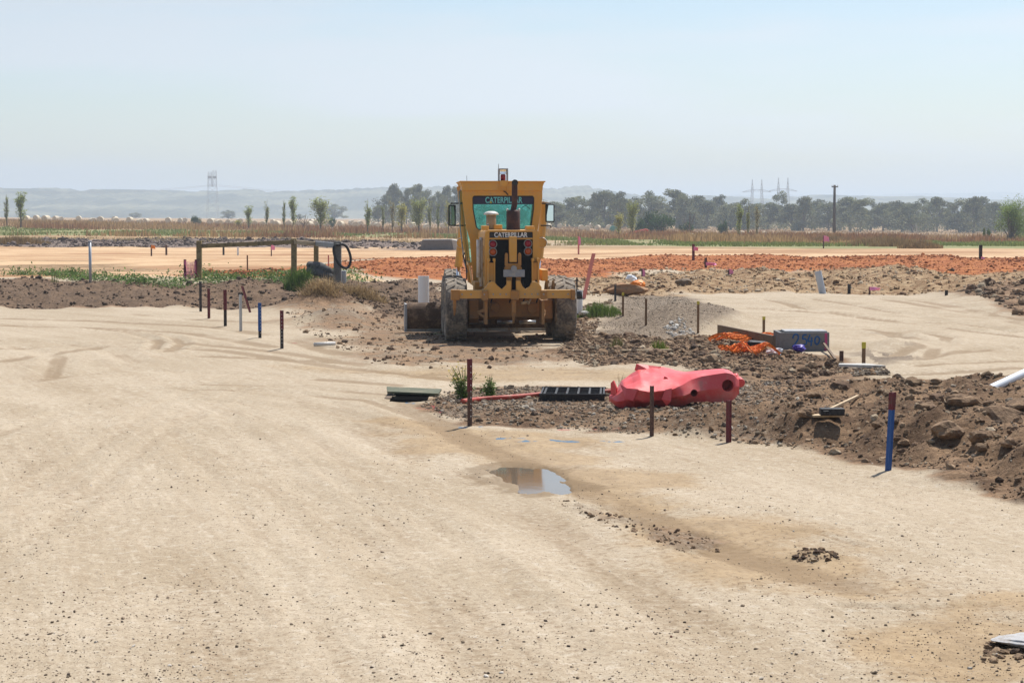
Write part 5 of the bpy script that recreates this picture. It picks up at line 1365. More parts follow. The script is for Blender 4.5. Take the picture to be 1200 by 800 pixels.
# white boards and scraps near the clods
a, b_ = spot(728, 413.5) + Vector((0, 0, .04)), spot(787, 413.5) + Vector((0, 0, .05))
o = MB().beam((0, 0, 0), b_ - a, .09, .025).build('timber_batten', M['woodpale'], None, loc=a); tag(o, 'pale thin batten lying on clods right of the grader', 'timber')
a = spot(972, 494)
t = thing('timber_scrap', 'pale board scrap half buried in the spoil mound', 'timber', a + Vector((0, .1, .04)), R(8)); MB().span((-.16, -.05, 0), (.14, .22, .022)).build('board', M['woodpale'], t, bevel=.003)
o = MB().span((-.12, -.06, -.03), (.12, .06, .04)).span((-.10, -.075, -.01), (-.04, -.06, .02)).build('plastic_block', M['darkplastic'], None, bevel=.015, loc=a + Vector((.02, -.02, .10))); tag(o, 'black plastic block lying on the pale board scrap', 'plastic block')
a, b_ = Vector(at_y(968, 501, 20.0)), Vector(at_y(1005, 483.5, 20.9))
a.z = max(a.z, gz(a.x, a.y) + .02); b_.z = max(b_.z, gz(b_.x, b_.y) + .02)
o = MB().beam((0, 0, 0), b_ - a, .03, .022).build('timber_stick', M['woodpale'], None, loc=a); tag(o, 'thin yellow stick slanting beside the black plastic block', 'timber')
a = spot(1208, 762)
o = obj('stone_slab', lump_mesh('stone_slab', .19, .20, .035, 21, sub=4, cuts=26, rough=.16), M['stone'], None, a + Vector((.01, .05, .04))); tag(o, 'pale flat stone at the bottom right corner of the road', 'stone')
a = spot(306, 448.5); a = spot(380, 407)
o = MB().tube([(-.18, 0, .05), (.18, .12, .06)], .035, 10).build('pipe_offcut', M['cream'], None, True, loc=a); tag(o, 'pale pipe offcut lying on brown soil left of the blade', 'pipe offcut')
a = spot(690, 374)
lump('concrete_rubble', 'pale lump of concrete beside the short white pipe', 'rubble', spot(683, 371) + Vector((.03, 0, .05)), (.13, .1, .09), M['concpale'], 31)
# concrete culvert left of the cab
p = spot(512, 293)
t = thing('concrete_culvert', 'dark grey concrete culvert block on the far bank left of the cab', 'culvert', p)
k = p.y / FPX; w_ = 20 * k; h_ = at_y(512, 280.5, p.y)[2] - p.z
MB().prism([(-w_ * 1.05, -.3), (w_ * 1.0, -.3), (w_ * .82, h_), (-w_ * .85, h_ * .97)], 0, 2.2).build('culvert_body', M['concrete'], t, bevel=.04)
MB().prism([(w_ * 1.0, -.3), (w_ * 1.22, -.3), (w_ * 1.15, h_ * .9), (w_ * .84, h_ * 1.01)], .1, 2.0).build('end_block', M['concpale'], t, bevel=.03)

# ------------------------------------------------------------------ clods, gravel, pebbles (uncountable) and the big clods (single things)
def ico(level):
    bm = bmesh.new(); bmesh.ops.create_icosphere(bm, subdivisions=level, radius=1)
    v = np.array([tuple(x.co) for x in bm.verts]); f = np.array([[q.index for q in x.verts] for x in bm.faces]); bm.free(); return v, f
ICO = {1: ico(1), 2: ico(2)}
def rand_rot(n):
    q = rng.normal(size=(n, 4)); q /= np.linalg.norm(q, axis=1)[:, None]; w_, x, y, z = q.T
    return np.stack([np.stack([1 - 2 * (y * y + z * z), 2 * (x * y - z * w_), 2 * (x * z + y * w_)], 1), np.stack([2 * (x * y + z * w_), 1 - 2 * (x * x + z * z), 2 * (y * z - x * w_)], 1), np.stack([2 * (x * z - y * w_), 2 * (y * z + x * w_), 1 - 2 * (x * x + y * y)], 1)], 1)

def lumps(P, size, colr, level=1, flat=.75):
    n = len(P); bv, bf = ICO[level]
    k = 1 + rng.uniform(-.28, .22, (n, len(bv)))
    V = bv[None] * k[:, :, None] * rng.uniform(.6, 1.25, (n, 1, 3))
    V = np.einsum('nij,nvj->nvi', rand_rot(n), V) * size[:, None, None]
    V[:, :, 2] *= flat
    V = V + P[:, None, :]
    F = bf[None] + (np.arange(n) * len(bv))[:, None, None]
    C = np.repeat(colr[:, None, :], len(bv), 1)
    return V.reshape(-1, 3), F.reshape(-1, 3), C.reshape(-1, 3)

def join(parts):
    V, F, C, o = [], [], [], 0
    for v, f, c in parts:
        V.append(v); F.append(f + o); C.append(c); o += len(v)
    return np.concatenate(V), np.concatenate(F), np.concatenate(C)

def sample(poly, n, pad=0, keep=None, xclip=True):
    P = np.asarray(poly); lo, hi = P.min(0), P.max(0); out = np.zeros((0, 2))
    while len(out) < n:
        y = rng.uniform(lo[1], hi[1], n * 4); x = rng.uniform(lo[0], hi[0], n * 4)
        u = upx(x, y); m = (sdf_poly(x, y, P) > pad) & (u > -150) & (u < 1430)
        if keep is not None: m &= rng.random(n * 4) < keep(x, y)
        out = np.concatenate([out, np.stack([x, y], 1)[m]])
        if m.sum() == 0: break
    return out[:n]

def palette(n, cols, wts):
    c = np.array(cols); i = rng.choice(len(c), n, p=np.array(wts) / sum(wts)); return np.clip(c[i] * rng.uniform(.75, 1.25, (n, 1)), 0, 1)
BROWN = ([(.145, .092, .058), (.21, .14, .085), (.29, .20, .125), (.095, .064, .045), (.36, .285, .195)], (3, 4, 3, 2, 1))
GREY = ([(.17, .13, .09), (.26, .21, .155), (.10, .075, .055), (.40, .35, .28), (.20, .125, .07)], (3, 3, 2, 1.2, 2))
ORANGE = ([(.29, .09, .031), (.41, .155, .054), (.19, .062, .024), (.43, .21, .10)], (3, 3, 2, 1))
RUB = ([(.21, .12, .06), (.33, .22, .12), (.13, .078, .045), (.46, .37, .26), (.40, .30, .19)], (3, 3, 1.5, 1.6, 1.6))
DARK = ([(.085, .056, .037), (.13, .088, .057), (.19, .135, .09), (.06, .04, .028)], (3, 3, 1.5, 2))  # darker clods, coloured to match the shade painted on the left bank
RIDGE = ([(.12, .09, .075), (.2, .155, .13), (.075, .058, .05)], (2, 2, 1))

def scatter(poly, n, s_med, s_sig, pal, smax, sink=.25, keep=None, pad=0):
    q = sample(poly, n, pad, keep); n = len(q)
    s = np.minimum(s_med * np.exp(rng.normal(0, s_sig, n)), smax)
    z = ground_z(q[:, 0], q[:, 1]); P = np.stack([q[:, 0], q[:, 1], z + s * (.5 - sink) * .75], 1)
    c = palette(n, *pal); big = s > np.quantile(s, .86); out = []
    for m, lv in ((big, 2), (~big, 1)):
        if m.any(): out.append(lumps(P[m], s[m], c[m], lv))
    return out
parts = []
ramp_r = lambda lo, hi: (lambda x, y: .12 + .88 * sstep(lo, hi, upx(x, y)))
parts += scatter(Z['mound'], 14000, .010, .6, BROWN, .055, keep=ramp_r(820, 1000))
parts += scatter(Z['mound'], 300, .032, .40, BROWN, .085, keep=ramp_r(880, 1080))
parts += scatter(Z['brownR'], 9500, .015, .62, BROWN, .10, keep=lambda x, y: sdf_poly(x, y, Z['gravelheap']) < .1)
parts += scatter(Z['mixL'], 1900, .014, .6, BROWN, .07, keep=lambda x, y: .25 + .75 * (fbm(x * .7, y * .5, 3, 8) > .52))
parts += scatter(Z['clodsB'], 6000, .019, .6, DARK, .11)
parts += scatter(Z['heapR'], 2200, .045, .6, BROWN, .22)
parts += scatter(Z['darkpatch'], 260, .007, .5, BROWN, .035)
parts += scatter(gp([(935, 648), (975, 648), (985, 658), (930, 658)]), 170, .008, .5, BROWN, .026)
parts += scatter(gp([(1155, 752), (1260, 745), (1260, 778), (1150, 776)]), 220, .012, .5, BROWN, .035)
parts += scatter(Z['ridgeL'], 5000, .07, .5, RIDGE, .28)
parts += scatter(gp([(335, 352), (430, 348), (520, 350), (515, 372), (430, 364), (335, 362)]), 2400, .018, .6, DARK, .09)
V, F, C = join(parts); o = obj('dirt_clods', fast_mesh('dirt_clods', V, F, {'col': C}), M['clod']); tag(o, kind='stuff')
parts = scatter(Z['orange'], 14000, .022, .55, ORANGE, .11) + scatter(Z['orange2'], 500, .04, .5, ORANGE, .15)
V, F, C = join(parts); o = obj('orange_soil', fast_mesh('orange_soil', V, F, {'col': C}), M['clod']); tag(o, kind='stuff')
parts = scatter(Z['rubble'], 13000, .018, .65, RUB, .12)
V, F, C = join(parts); o = obj('rubble', fast_mesh('rubble', V, F, {'col': C}), M['clod']); tag(o, kind='stuff')
parts = scatter(Z['mound'], 9000, .0115, .45, GREY, .05, keep=lambda x, y: 1 - .9 * sstep(830, 1010, upx(x, y)))
parts += scatter(Z['gravelheap'], 6000, .009, .4, ([(.26, .205, .145), (.33, .27, .195), (.18, .14, .10)], (2, 2, 1)), .03)
parts += scatter(gp([(995, 433), (1035, 432), (1045, 440), (1000, 442)]), 420, .02, .4, GREY, .06)
parts += scatter(gp([(775, 389), (800, 387), (815, 391), (790, 393)]), 160, .022, .4, ([(.5, .48, .44), (.4, .37, .33)], (1, 1)), .06)
# pebbles strewn over the rolled sand
n = 7000
px, py = rng.uniform(-60, 1260, n * 2), 800 - 330 * rng.random(n * 2) ** 1.15
xy = np.array([at_z(a, b) for a, b in zip(px, py)])
dens = fbm(xy[:, 0] * 1.1, xy[:, 1] * .45, 4, 123)
keep = rng.random(n * 2) < sstep(.42, .62, dens) * .9 + .06
keep &= sdf_poly(xy[:, 0], xy[:, 1], Z['mound']) < 0
keep &= sdf_poly(xy[:, 0], xy[:, 1], Z['puddle']) < -.05
xy = xy[keep][:n]
s = np.minimum(  .0037 * np.exp(rng.normal(0, .48, len(xy))), .017)
PEB = ([(.13, .10, .07), (.19, .145, .10), (.27, .205, .145), (.08, .06, .048), (.55, .50, .43), (.16, .07, .05)], (3, 4, 4, 1.5, .8, .3))
n2 = 16000
q_ = np.array([at_z(a, b) for a, b in zip(rng.uniform(-60, 1260, n2), 800 - 320 * rng.random(n2) ** 1.3)])
q_ = q_[(sdf_poly(q_[:, 0], q_[:, 1], Z['mound']) < 0) & (sdf_poly(q_[:, 0], q_[:, 1], Z['puddle']) < -.05)]
xy = np.concatenate([xy, q_]); s = np.concatenate([s, np.minimum(.0019 * np.exp(rng.normal(0, .35, len(q_))), .005)])
P = np.stack([xy[:, 0], xy[:, 1], ground_z(xy[:, 0], xy[:, 1]) + s * .25], 1)
parts.append(lumps(P, s, palette(len(s), *PEB), 1, .7))
V, F, C = join(parts); o = obj('gravel', fast_mesh('gravel', V, F, {'col': C}), M['clod']); tag(o, kind='stuff')

cm = NT('clay_clod'); oc = cm.node('ShaderNodeTexCoord').outputs['Object']; a1 = cm.noise(6, 6, .65, oc); a2 = cm.noise(26, 5, .65, oc)
cc = cm.mix(cm.ramp(a1, .36, .64), (.145, .092, .056), (.29, .19, .115)); cc = cm.mix(cm.math('MULTIPLY', cm.ramp(a2, .52, .68), .5), cc, (.36, .26, .165))
M['clodbig'] = cm.done(cc, .95, cm.bump(a2, .8, .03), .2)
for i, (px, py, w_, lab) in enumerate((
    (1127, 476, 44, 'big flat topped brown clod below the tip of the white pipe'), (1112, 508, 42, 'large brown clod right of the blue stake, low on the spoil mound'),
    (1170, 494, 50, 'largest angular clay clod on the spoil mound at right'), (1150, 514, 34, 'dark brown clod below the largest angular clod'),
    (1183, 521, 24, 'small orange brown clod nearest the right edge of the mound'), (1060, 519, 16, 'round brown clod just right of the blue stake'),
    (1160, 476, 20, 'rounded grey brown clod behind the largest angular clod'), (1196, 479, 36, 'brown clod cut off by the right frame edge'),
    (946, 486, 22, 'flat clod left of the pale board scrap'), (952, 465, 20, 'clod on the crest of the mound above the board scrap'),
    (1071, 460, 14, 'small clod on the mound crest above the blue stake'), (928, 451, 9, 'single small clod on the sand behind the mound'),
    (1085, 478, 24, 'brown clod halfway up the mound right of the blue stake top'), (1030, 498, 20, 'crumbly clod left of the blue stake'))):
    p = spot(px, py); r_ = w_ * p.y / FPX / 2
    o = obj('clay_clod', lump_mesh('clay_clod', r_ * 1.1, r_ * .95, r_ * .55, 40 + i, cuts=8, rough=.22), M['clodbig'], None, p + Vector((0, 0, r_ * .16))); o.rotation_euler = (0, 0, i * 1.3)
    tag(o, lab, 'clod', 'clay clods on the spoil mound')

# ------------------------------------------------------------------ grasses and weeds
def blades(P, h, w_, colr, lean=.35, two=True):
    n = len(P); a = rng.uniform(0, 2 * math.pi, n); la = rng.uniform(0, 2 * math.pi, n); l = rng.uniform(0, lean, n) * h
    side = np.stack([np.cos(a), np.sin(a), np.zeros(n)], 1) * (w_ / 2)[:, None]
    le = np.stack([np.cos(la) * l, np.sin(la) * l, np.zeros(n)], 1); up = np.stack([np.zeros(n), np.zeros(n), h], 1)
    mid = P + up * .6 + le * .4
    V = np.stack([P - side, P + side, mid + side * .7, mid - side * .7, P + up * (1 - l / (h + 1e-9) * .3)[:, None] + le], 1)
    o_ = (np.arange(n) * 5)[:, None]
    F = np.concatenate([np.array([[0, 1, 2]]) + o_, np.array([[0, 2, 3]]) + o_, np.array([[3, 2, 4]]) + o_])
    return V.reshape(-1, 3), F, np.repeat(colr[:, None, :], 5, 1).reshape(-1, 3)

def field_grass():
    out = []
    n = 150000
    u = rng.uniform(-120, 1320, n); y = 1 / rng.uniform(1 / 620, 1 / 150, n); x = (u - 600) / FPX * y
    g_ = np.maximum(zone(x, y, Z['greenL'], 10, 26, .05, 22), zone(x, y, Z['greenR'], 8, 16, .06, 23))
    st = zone(x, y, Z['straw'], 6, 8, .06, 25)
    pat = fbm(x * .05, y * .03, 4, 201); pat2 = fbm(x * .25, y * .05, 3, 202)
    z = ground_z(x, y)
    tall = (g_ < .35) & (st < .4) & (y > 205 - 45 * sstep(650, 900, u))
    k = tall & (rng.random(n) < .35 + .65 * sstep(.35, .55, pat2))
    c = np.array([(.29, .16, .08)]) * (1 - sstep(.4, .6, pat))[:, None] + np.array([(.40, .27, .13)]) * sstep(.4, .6, pat)[:, None]
    c = c * rng.uniform(.65, 1.3, (n, 1))
    h = (.40 + .75 * sstep(.35, .65, pat2)) * rng.uniform(.5, 1.1, n) * np.interp(y, [150, 260, 340, 420, 620], [.7, 1.05, 1.0, .5, .45])
    out.append(blades(np.stack([x, y, z], 1)[k], h[k], (.07 + y / FPX * .55)[k], c[k], .3))
    k = (g_ > .4) & (rng.random(n) < .75 * sstep(.36, .52, pat2))
    c2 = np.array([(.14, .19, .05)]) * (1 - pat2)[:, None] * 1.3 + np.array([(.28, .28, .10)]) * pat2[:, None] * .9
    out.append(blades(np.stack([x, y, z], 1)[k], (.16 + .25 * pat2 * rng.random(n))[k], (.06 + y / FPX * .5)[k], (c2 * rng.uniform(.7, 1.3, (n, 1)))[k], .4))
    k = (st > .4) & (rng.random(n) < .5 * sstep(.45, .6, pat2))
    out.append(blades(np.stack([x, y, z], 1)[k], (.10 + .2 * rng.random(n))[k], (.05 + y / FPX * .5)[k], (np.array([(.42, .33, .18)]) * rng.uniform(.7, 1.2, (n, 1)))[k], .5))
    V, F, C = join(out); o = obj('dry_grass', fast_mesh('dry_grass', V, F, {'col': C}), M['grass']); tag(o, kind='stuff')
field_grass()

def leaf_quads(P, size, colr, up=.3):
    n = len(P); N = rng.normal(size=(n, 3)); N[:, 2] = np.abs(N[:, 2]) + up; N /= np.linalg.norm(N, axis=1)[:, None]
    T = np.cross(N, rng.normal(size=(n, 3))); T /= np.linalg.norm(T, axis=1)[:, None] + 1e-9; B = np.cross(N, T)
    s_ = size[:, None]
    V = np.stack([P - T * s_, P - B * s_ * .45, P + T * s_, P + B * s_ * .45], 1)
    return V.reshape(-1, 3), np.arange(n * 4).reshape(-1, 4), np.repeat(colr[:, None, :], 4, 1).reshape(-1, 3)

def weeds():
    out = []; q = sample(Z['weedbed'], 230); keep = fbm(q[:, 0] * .5, q[:, 1] * .5, 3, 301); m = (keep > .53); q = q[m]
    z = ground_z(q[:, 0], q[:, 1])
    for (x, y), zz in zip(q, z):
        n = int(rng.integers(50, 130)); h = rng.uniform(.06, .26); r_ = rng.uniform(.3, .65)
        d = rng.normal(size=(n, 3)) * np.array([r_ * .6, r_ * .6, h * .45]); P = np.array([x, y, zz + h * .45]) + d
        c = np.array([(.07, .13, .03)]) * rng.uniform(.6, 1.9, (n, 1)) + np.array([(.05, .02, .02)]) * rng.uniform(0, 1, (n, 1))
        out.append(leaf_quads(P, rng.uniform(.03, .065, n), c))
    V, F, C = join(out); o = obj('weeds', fast_mesh('weeds', V, F, {'col': C}), M['leaf']); tag(o, kind='stuff')
weeds()

def tuft(px, py, n, h, r_, w_, c0, c1, name, label, cat, lean=.6, loc=None):
    p = spot(px, py) if loc is None else loc
    th_ = rng.uniform(0, 6.283, n); rr_ = np.sqrt(rng.random(n)) ** 1.3 * 1.25; xy = np.stack([np.cos(th_) * rr_, np.sin(th_) * rr_ * .7], 1) * r_; x, y = xy[:, 0] + p.x, xy[:, 1] + p.y
    z = ground_z(x, y) - p.z; t_ = rng.random((n, 1)); fall = 1 - .72 * np.clip(rr_ / 1.25, 0, 1) ** 2 + .35 * (fbm(x * 2.2 / max(r_, .1), y * 2.2 / max(r_, .1), 2, 9) - .5)
    V, F, C = blades(np.stack([xy[:, 0], xy[:, 1], z], 1), h * fall * rng.uniform(.4, 1.15, n), np.full(n, w_), (np.array([c0]) * t_ + np.array([c1]) * (1 - t_)) * rng.uniform(.75, 1.2, (n, 1)), lean)
    o = obj(name, fast_mesh(name, V, F, {'col': C}), M['grass'], None, p); tag(o, label, cat); return o
ST0, ST1 = (.46, .33, .17), (.27, .185, .10); GR0, GR1 = (.12, .19, .04), (.07, .12, .025)
tuft(376, 341, 700, .42, .44, .014, (.52, .38, .20), ST1, 'straw_tuft', 'drooping straw tuft on the dirt hump below the grey post', 'dry grass', 2.2)
tuft(424, 347, 700, .42, .5, .015, ST0, ST1, 'straw_tuft', 'lower straw tuft on the dirt right of the grey post', 'dry grass', 2.0)
tuft(352, 341, 700, .85, .42, .024, GR0, GR1, 'grass_tuft', 'tall green grass tuft below the second fence post', 'grass tuft', .5)
tuft(702, 368, 800, .30, .40, .014, GR0, (.17, .22, .06), 'grass_tuft', 'bright green grass tuft between the grader and gravel heap', 'grass tuft', .6)
tuft(722, 408, 120, .25, .10, .012, (.22, .25, .08), ST1, 'grass_tuft', 'small pale green tuft left of the thin batten', 'grass tuft', .5)
tuft(772, 411, 160, .24, .14, .012, (.30, .32, .06), GR0, 'grass_tuft', 'small yellow green tuft right of the thin batten', 'grass tuft', .5)
tuft(728, 462, 60, .34, .12, .007, (.35, .24, .12), ST1, 'straw_tuft', 'sparse dry stalks behind the left end of the barrier', 'dry grass', .3)
tuft(64, 331, 26, .8, .12, .014, GR0, (.2, .2, .08), 'grass_tuft', 'thin tall weed left of the steel pole', 'weed', .25)
for px, py, h, r_, lab in ((976, 284, 1.6, 2.2, 'dark dry grass clump just right of the power pole foot'), (1030, 288, 1.7, 3.0, 'wide brown grass clump right of the power pole'), (1052, 289, 1.5, 2.2, 'brown grass clump left of the green strip at right'), (1078, 291, 1.2, 1.6, 'small brown clump at the start of the right green strip'),
                        (750, 279, 1.0, 1.2, 'dark grass clump below the crooked yellow green trees'), (789, 281, .9, 1.0, 'dark grass clump left of the lone bale'), (862, 279, 1.2, .6, 'brown seed heads below the three poplars at right'), (20, 286, 1.2, 2.4, 'tall brown clump at the far left edge'),
                        (1120, 283, 1.3, 2.4, 'brown thicket left of the big green tree')):
    tuft(px, py, 1300, h * .55, r_ * .8, .05, (.27, .18, .09), (.38, .26, .13), 'grass_clump', lab, 'dry grass', .35)

def flowering_weed(px, py, h, r_, nst, label, flowers=True):
    p = spot(px, py); t = thing('flowering_weed', label, 'weed', p)
    ms = MB(); L, Cc, S_, FP = [], [], [], []
    for k in range(nst):
        a = random.uniform(0, 6.28); rr = r_ * random.uniform(.1, 1); hh = h * random.uniform(.5, 1)
        tip = Vector((rr * math.cos(a), rr * math.sin(a), hh)); midp = Vector((tip.x * .35, tip.y * .35, hh * .55))
        ms.tube([(tip.x * .1, tip.y * .1, 0), midp, tip], [.006, .004, .002], 5)
        for q in range(26):
            s_ = random.random() ** .8 * .9; b = Vector((tip.x * .1, tip.y * .1, 0)).lerp(tip, s_)
            L.append(b + Vector((random.gauss(0, .03), random.gauss(0, .03), random.gauss(0, .015)))); S_.append(random.uniform(.014, .034) * (1.2 - s_ * .7))
            Cc.append(np.array((.10, .16, .035)) * random.uniform(.6, 1.6))
        FP.append(tip)
    ms.build('stem', M['stemg'], t)
    V, F, C = leaf_quads(np.array(L), np.array(S_), np.array(Cc)); obj('leaves', fast_mesh('leaves', V, F, {'col': C}), M['leaf'], t)
    if flowers:
        P = np.array([f + Vector((random.gauss(0, .02), random.gauss(0, .02), random.gauss(0, .02))) for f in FP for _ in range(2)])
        V, F, C = leaf_quads(P, np.full(len(P), .016), np.tile(np.array([(.62, .50, .06)]), (len(P), 1))); obj('flowers', fast_mesh('flowers', V, F, {'col': C}), M['leaf'], t)
M['stemg'] = simple('weed_stem', (.16, .18, .06), .8)
flowering_weed(544, 468, .42, .20, 26, 'tall weed with small yellow flowers around the maroon stake')
flowering_weed(574, 465, .30, .12, 16, 'bright green leafy weed right of the maroon stake', False)

# ------------------------------------------------------------------ trees
def tubes_mesh(paths, n=6):
    mb = MB()
    for P, r_ in paths: mb.tube(P, r_, n, False)
    return mb.v, mb.f
def gum_variant(seed, low=False, spread=1.0):
    r_ = np.random.default_rng(seed); cl = []
    nc = int(r_.integers(22, 30))
    for k in range(nc):
        z = r_.uniform(3.2, 8.8) if not low else r_.uniform(1.0, 8.6); w = math.sin(min(1, (9.6 - z) / 5.0) * math.pi * .55) * 3.3 * spread + .4
        a = r_.uniform(0, 6.28); rr = w * math.sqrt(r_.random()) * .85
        cl.append((rr * math.cos(a), rr * math.sin(a), z, r_.uniform(.75, 1.6)))
    cl.append((r_.normal() * .5, r_.normal() * .5, 8.8, 1.2))
    L, C, S_ = [], [], []
    for (x, y, z, q) in cl:
        n = int(120 * q * q); d = r_.normal(size=(n, 3)); d /= np.linalg.norm(d, axis=1)[:, None]; d *= (r_.random((n, 1)) ** .45)
        P = np.array([x, y, z]) + d * np.array([q * 1.15, q * 1.15, q * .78])
        base = np.array((.120, .130, .058)) * r_.uniform(.6, 1.5) + np.array((.02, .012, .006)) * r_.random()
        L.append(P); C.append(base * r_.uniform(.7, 1.4, (n, 1))); S_.append(r_.uniform(.16, .32, n))
    V, F, Cc = leaf_quads(np.concatenate(L), np.concatenate(S_), np.concatenate(C), .15)
    crown = fast_mesh('crown', V, F, {'col': Cc}); crown.materials.append(M['leaf'])
    paths = []; fork = r_.uniform(1.6, 3.0)
    paths.append(([Vector((0, 0, -.3)), Vector((r_.normal() * .15, r_.normal() * .15, fork)), Vector((r_.normal() * .4, r_.normal() * .4, 6.5))], [.30, .22, .10]))
    for (x, y, z, q) in cl[:9]:
        paths.append(([Vector((0, 0, fork * r_.uniform(.6, 1.2))), Vector((x * .5, y * .5, fork + (z - fork) * .55)), Vector((x, y, z))], [.16, .10, .04]))
    v, f = tubes_mesh(paths); tr_ = bpy.data.meshes.new('trunk'); tr_.from_pydata([tuple(p) for p in v], [], f); tr_.materials.append(M['bark'])
    return crown, tr_
def poplar_variant(seed, dens=1.0, wid=1.0, tint=(.17, .20, .05)):
    r_ = np.random.default_rng(seed); paths = [([Vector((0, 0, -.1)), Vector((r_.normal() * .06, 0, 2.2)), Vector((r_.normal() * .15, 0, 4.9))], [.085, .06, .015])]; L, S_, C = [], [], []
    for k in range(int(16 * dens) + 8):
        z0 = r_.uniform(.7, 3.6); a = r_.uniform(0, 6.28); ln = r_.uniform(.8, 1.7); sp = r_.uniform(.22, .6) * wid
        tip = Vector((math.cos(a) * sp, math.sin(a) * sp, min(z0 + ln, 5.05)))
        st = Vector((0, 0, z0)); paths.append(([st, st.lerp(tip, .5) + Vector((math.cos(a) * .1, math.sin(a) * .1, 0)), tip], [.03, .02, .006]))
        n = int(62 * dens); t_ = r_.random((n, 1)) ** .7
        P = np.array(st) * (1 - t_) + np.array(tip) * t_ + r_.normal(size=(n, 3)) * np.array([.13, .13, .12]) * wid
        top = (P[:, 2:3] / 5)
        L.append(P); S_.append(r_.uniform(.06, .115, n)); C.append(np.array(tint) * r_.uniform(.5, 1.45, (n, 1)))
    V, F, Cc = leaf_quads(np.concatenate(L), np.concatenate(S_), np.concatenate(C), .1)
    crown = fast_mesh('crown', V, F, {'col': Cc}); crown.materials.append(M['leaf'])
    v, f = tubes_mesh(paths, 5); tr_ = bpy.data.meshes.new('trunk'); tr_.from_pydata([tuple(p) for p in v], [], f); tr_.materials.append(M['bark'])
    return crown, tr_
def bush_variant(seed, nc, col, w=1.0):
    r_ = np.random.default_rng(seed); L, S_, C, paths = [], [], [], []
    for k in range(nc):
        a = r_.uniform(0, 6.28); rr = math.sqrt(r_.random()) * .8 * w; z = r_.uniform(.2, .85) * (1 - .45 * (rr / w) ** 2); q = r_.uniform(.20, .34)
        n = 210; d = r_.normal(size=(n, 3)); d /= np.linalg.norm(d, axis=1)[:, None]; d *= r_.random((n, 1)) ** .5
        L.append(np.array([rr * math.cos(a), rr * math.sin(a), z]) + d * q * np.array([1.1, 1.1, .9])); S_.append(r_.uniform(.030, .062, n)); C.append(np.array(col) * r_.uniform(.7, 1.3) * r_.uniform(.65, 1.4, (n, 1)))
        paths.append(([Vector((0, 0, -.05)), Vector((rr * .4 * math.cos(a), rr * .4 * math.sin(a), z * .6)), Vector((rr * math.cos(a), rr * math.sin(a), z))], [.03, .02, .006]))
    V, F, Cc = leaf_quads(np.concatenate(L), np.concatenate(S_), np.concatenate(C), .15); V[:, 2] = np.maximum(V[:, 2], -.02)
    crown = fast_mesh('crown', V, F, {'col': Cc}); crown.materials.append(M['leaf'])
    v, f = tubes_mesh(paths, 5); tr_ = bpy.data.meshes.new('trunk'); tr_.from_pydata([tuple(p) for p in v], [], f); tr_.materials.append(M['bark'])
    return crown, tr_
def plant(name, label, cat, var, u, d, top, H0, wpx=None, W0=None, group=None, dz=0):
    x = (u - 600) / FPX * d; z = gz(x, d) + dz; h = CAM_H + (HORIZON - top) * d / FPX - z; s_ = h / H0
    sx = s_ if wpx is None else wpx * d / FPX / W0
    t = thing(name, label, cat, (x, d, z), random.uniform(0, 6.28), group); t.scale = (sx, sx, s_)
    obj('crown', var[0], None, t); obj('trunk', var[1], None, t); return t
ORD = 'first second third fourth fifth sixth seventh eighth ninth tenth eleventh twelfth thirteenth fourteenth fifteenth sixteenth seventeenth eighteenth nineteenth twentieth'.split()
ORD += ['twenty ' + o_ for o_ in ORD[:9]] + ['thirtieth'] + ['thirty ' + o_ for o_ in ORD[:9]] + ['fortieth'] + ['forty ' + o_ for o_ in ORD[:9]]

GUM = [gum_variant(500 + k, low=k >= 4, spread=(1, .8, 1.15, .9, 1, 1.15, .85, 1.1)[k]) for k in range(8)]
POP = [poplar_variant(700 + k, (1.1, .8, 1.0, .7, 1.3, .6)[k], (1, .75, 1.15, .6, 1.35, .8)[k], ((.32, .37, .11), (.32, .34, .12), (.40, .38, .09), (.28, .32, .12), (.33, .36, .11), (.33, .29, .13))[k]) for k in range(6)]
BUSH = [bush_variant(800, 16, (.035, .075, .018)), bush_variant(801, 12, (.04, .085, .02), .8), bush_variant(802, 14, (.10, .14, .03))]
GB = 'poplar saplings in the dry grass on the left'
for i, (u, top, wp, v, d) in enumerate(((9, 227, 12, 3, 300), (25.5, 225, 17, 0, 290), (280, 256.5, 9, 2, 330), (292, 241, 13, 0, 320), (313, 233, 10, 1, 318), (333.5, 233, 9, 3, 305), (344, 230, 13, 0, 305), (376, 231.5, 21, 4, 295), (431, 232, 14, 1, 280), (449, 238, 9, 3, 300), (460, 235, 12, 5, 300), (471, 233, 14, 2, 298), (491, 231.5, 18, 4, 295), (504, 232.5, 9, 1, 290), (513.5, 233.5, 9, 3, 288), (526, 231.5, 11, 2, 292))):
    plant('poplar_tree', ('slim poplar sapling on the left, %s from the left edge' % ORD[i]), 'poplar tree', POP[v], u, d, top, 5.0, wp * 1.15, 1.6, GB)
for u, top, wp, v, d, lab in ((725, 246, 16, 2, 262, 'low crooked yellow green poplar leaning left before the dark bush'), (741, 235.5, 18, 4, 258, 'tall yellow green poplar beside the crooked one, before the red sheet'),
                        (866, 239.5, 15, 0, 225, 'leftmost of three poplars beneath the two right pylons'), (876.5, 238, 10, 1, 225, 'slim middle one of three poplars beneath the right pylons'), (887, 239.5, 14, 5, 225, 'rightmost of three poplars beneath the right pylons')):
    plant('poplar_tree', lab, 'poplar tree', POP[v], u, d, top, 5.0, wp, 1.9, 'poplars on the right')
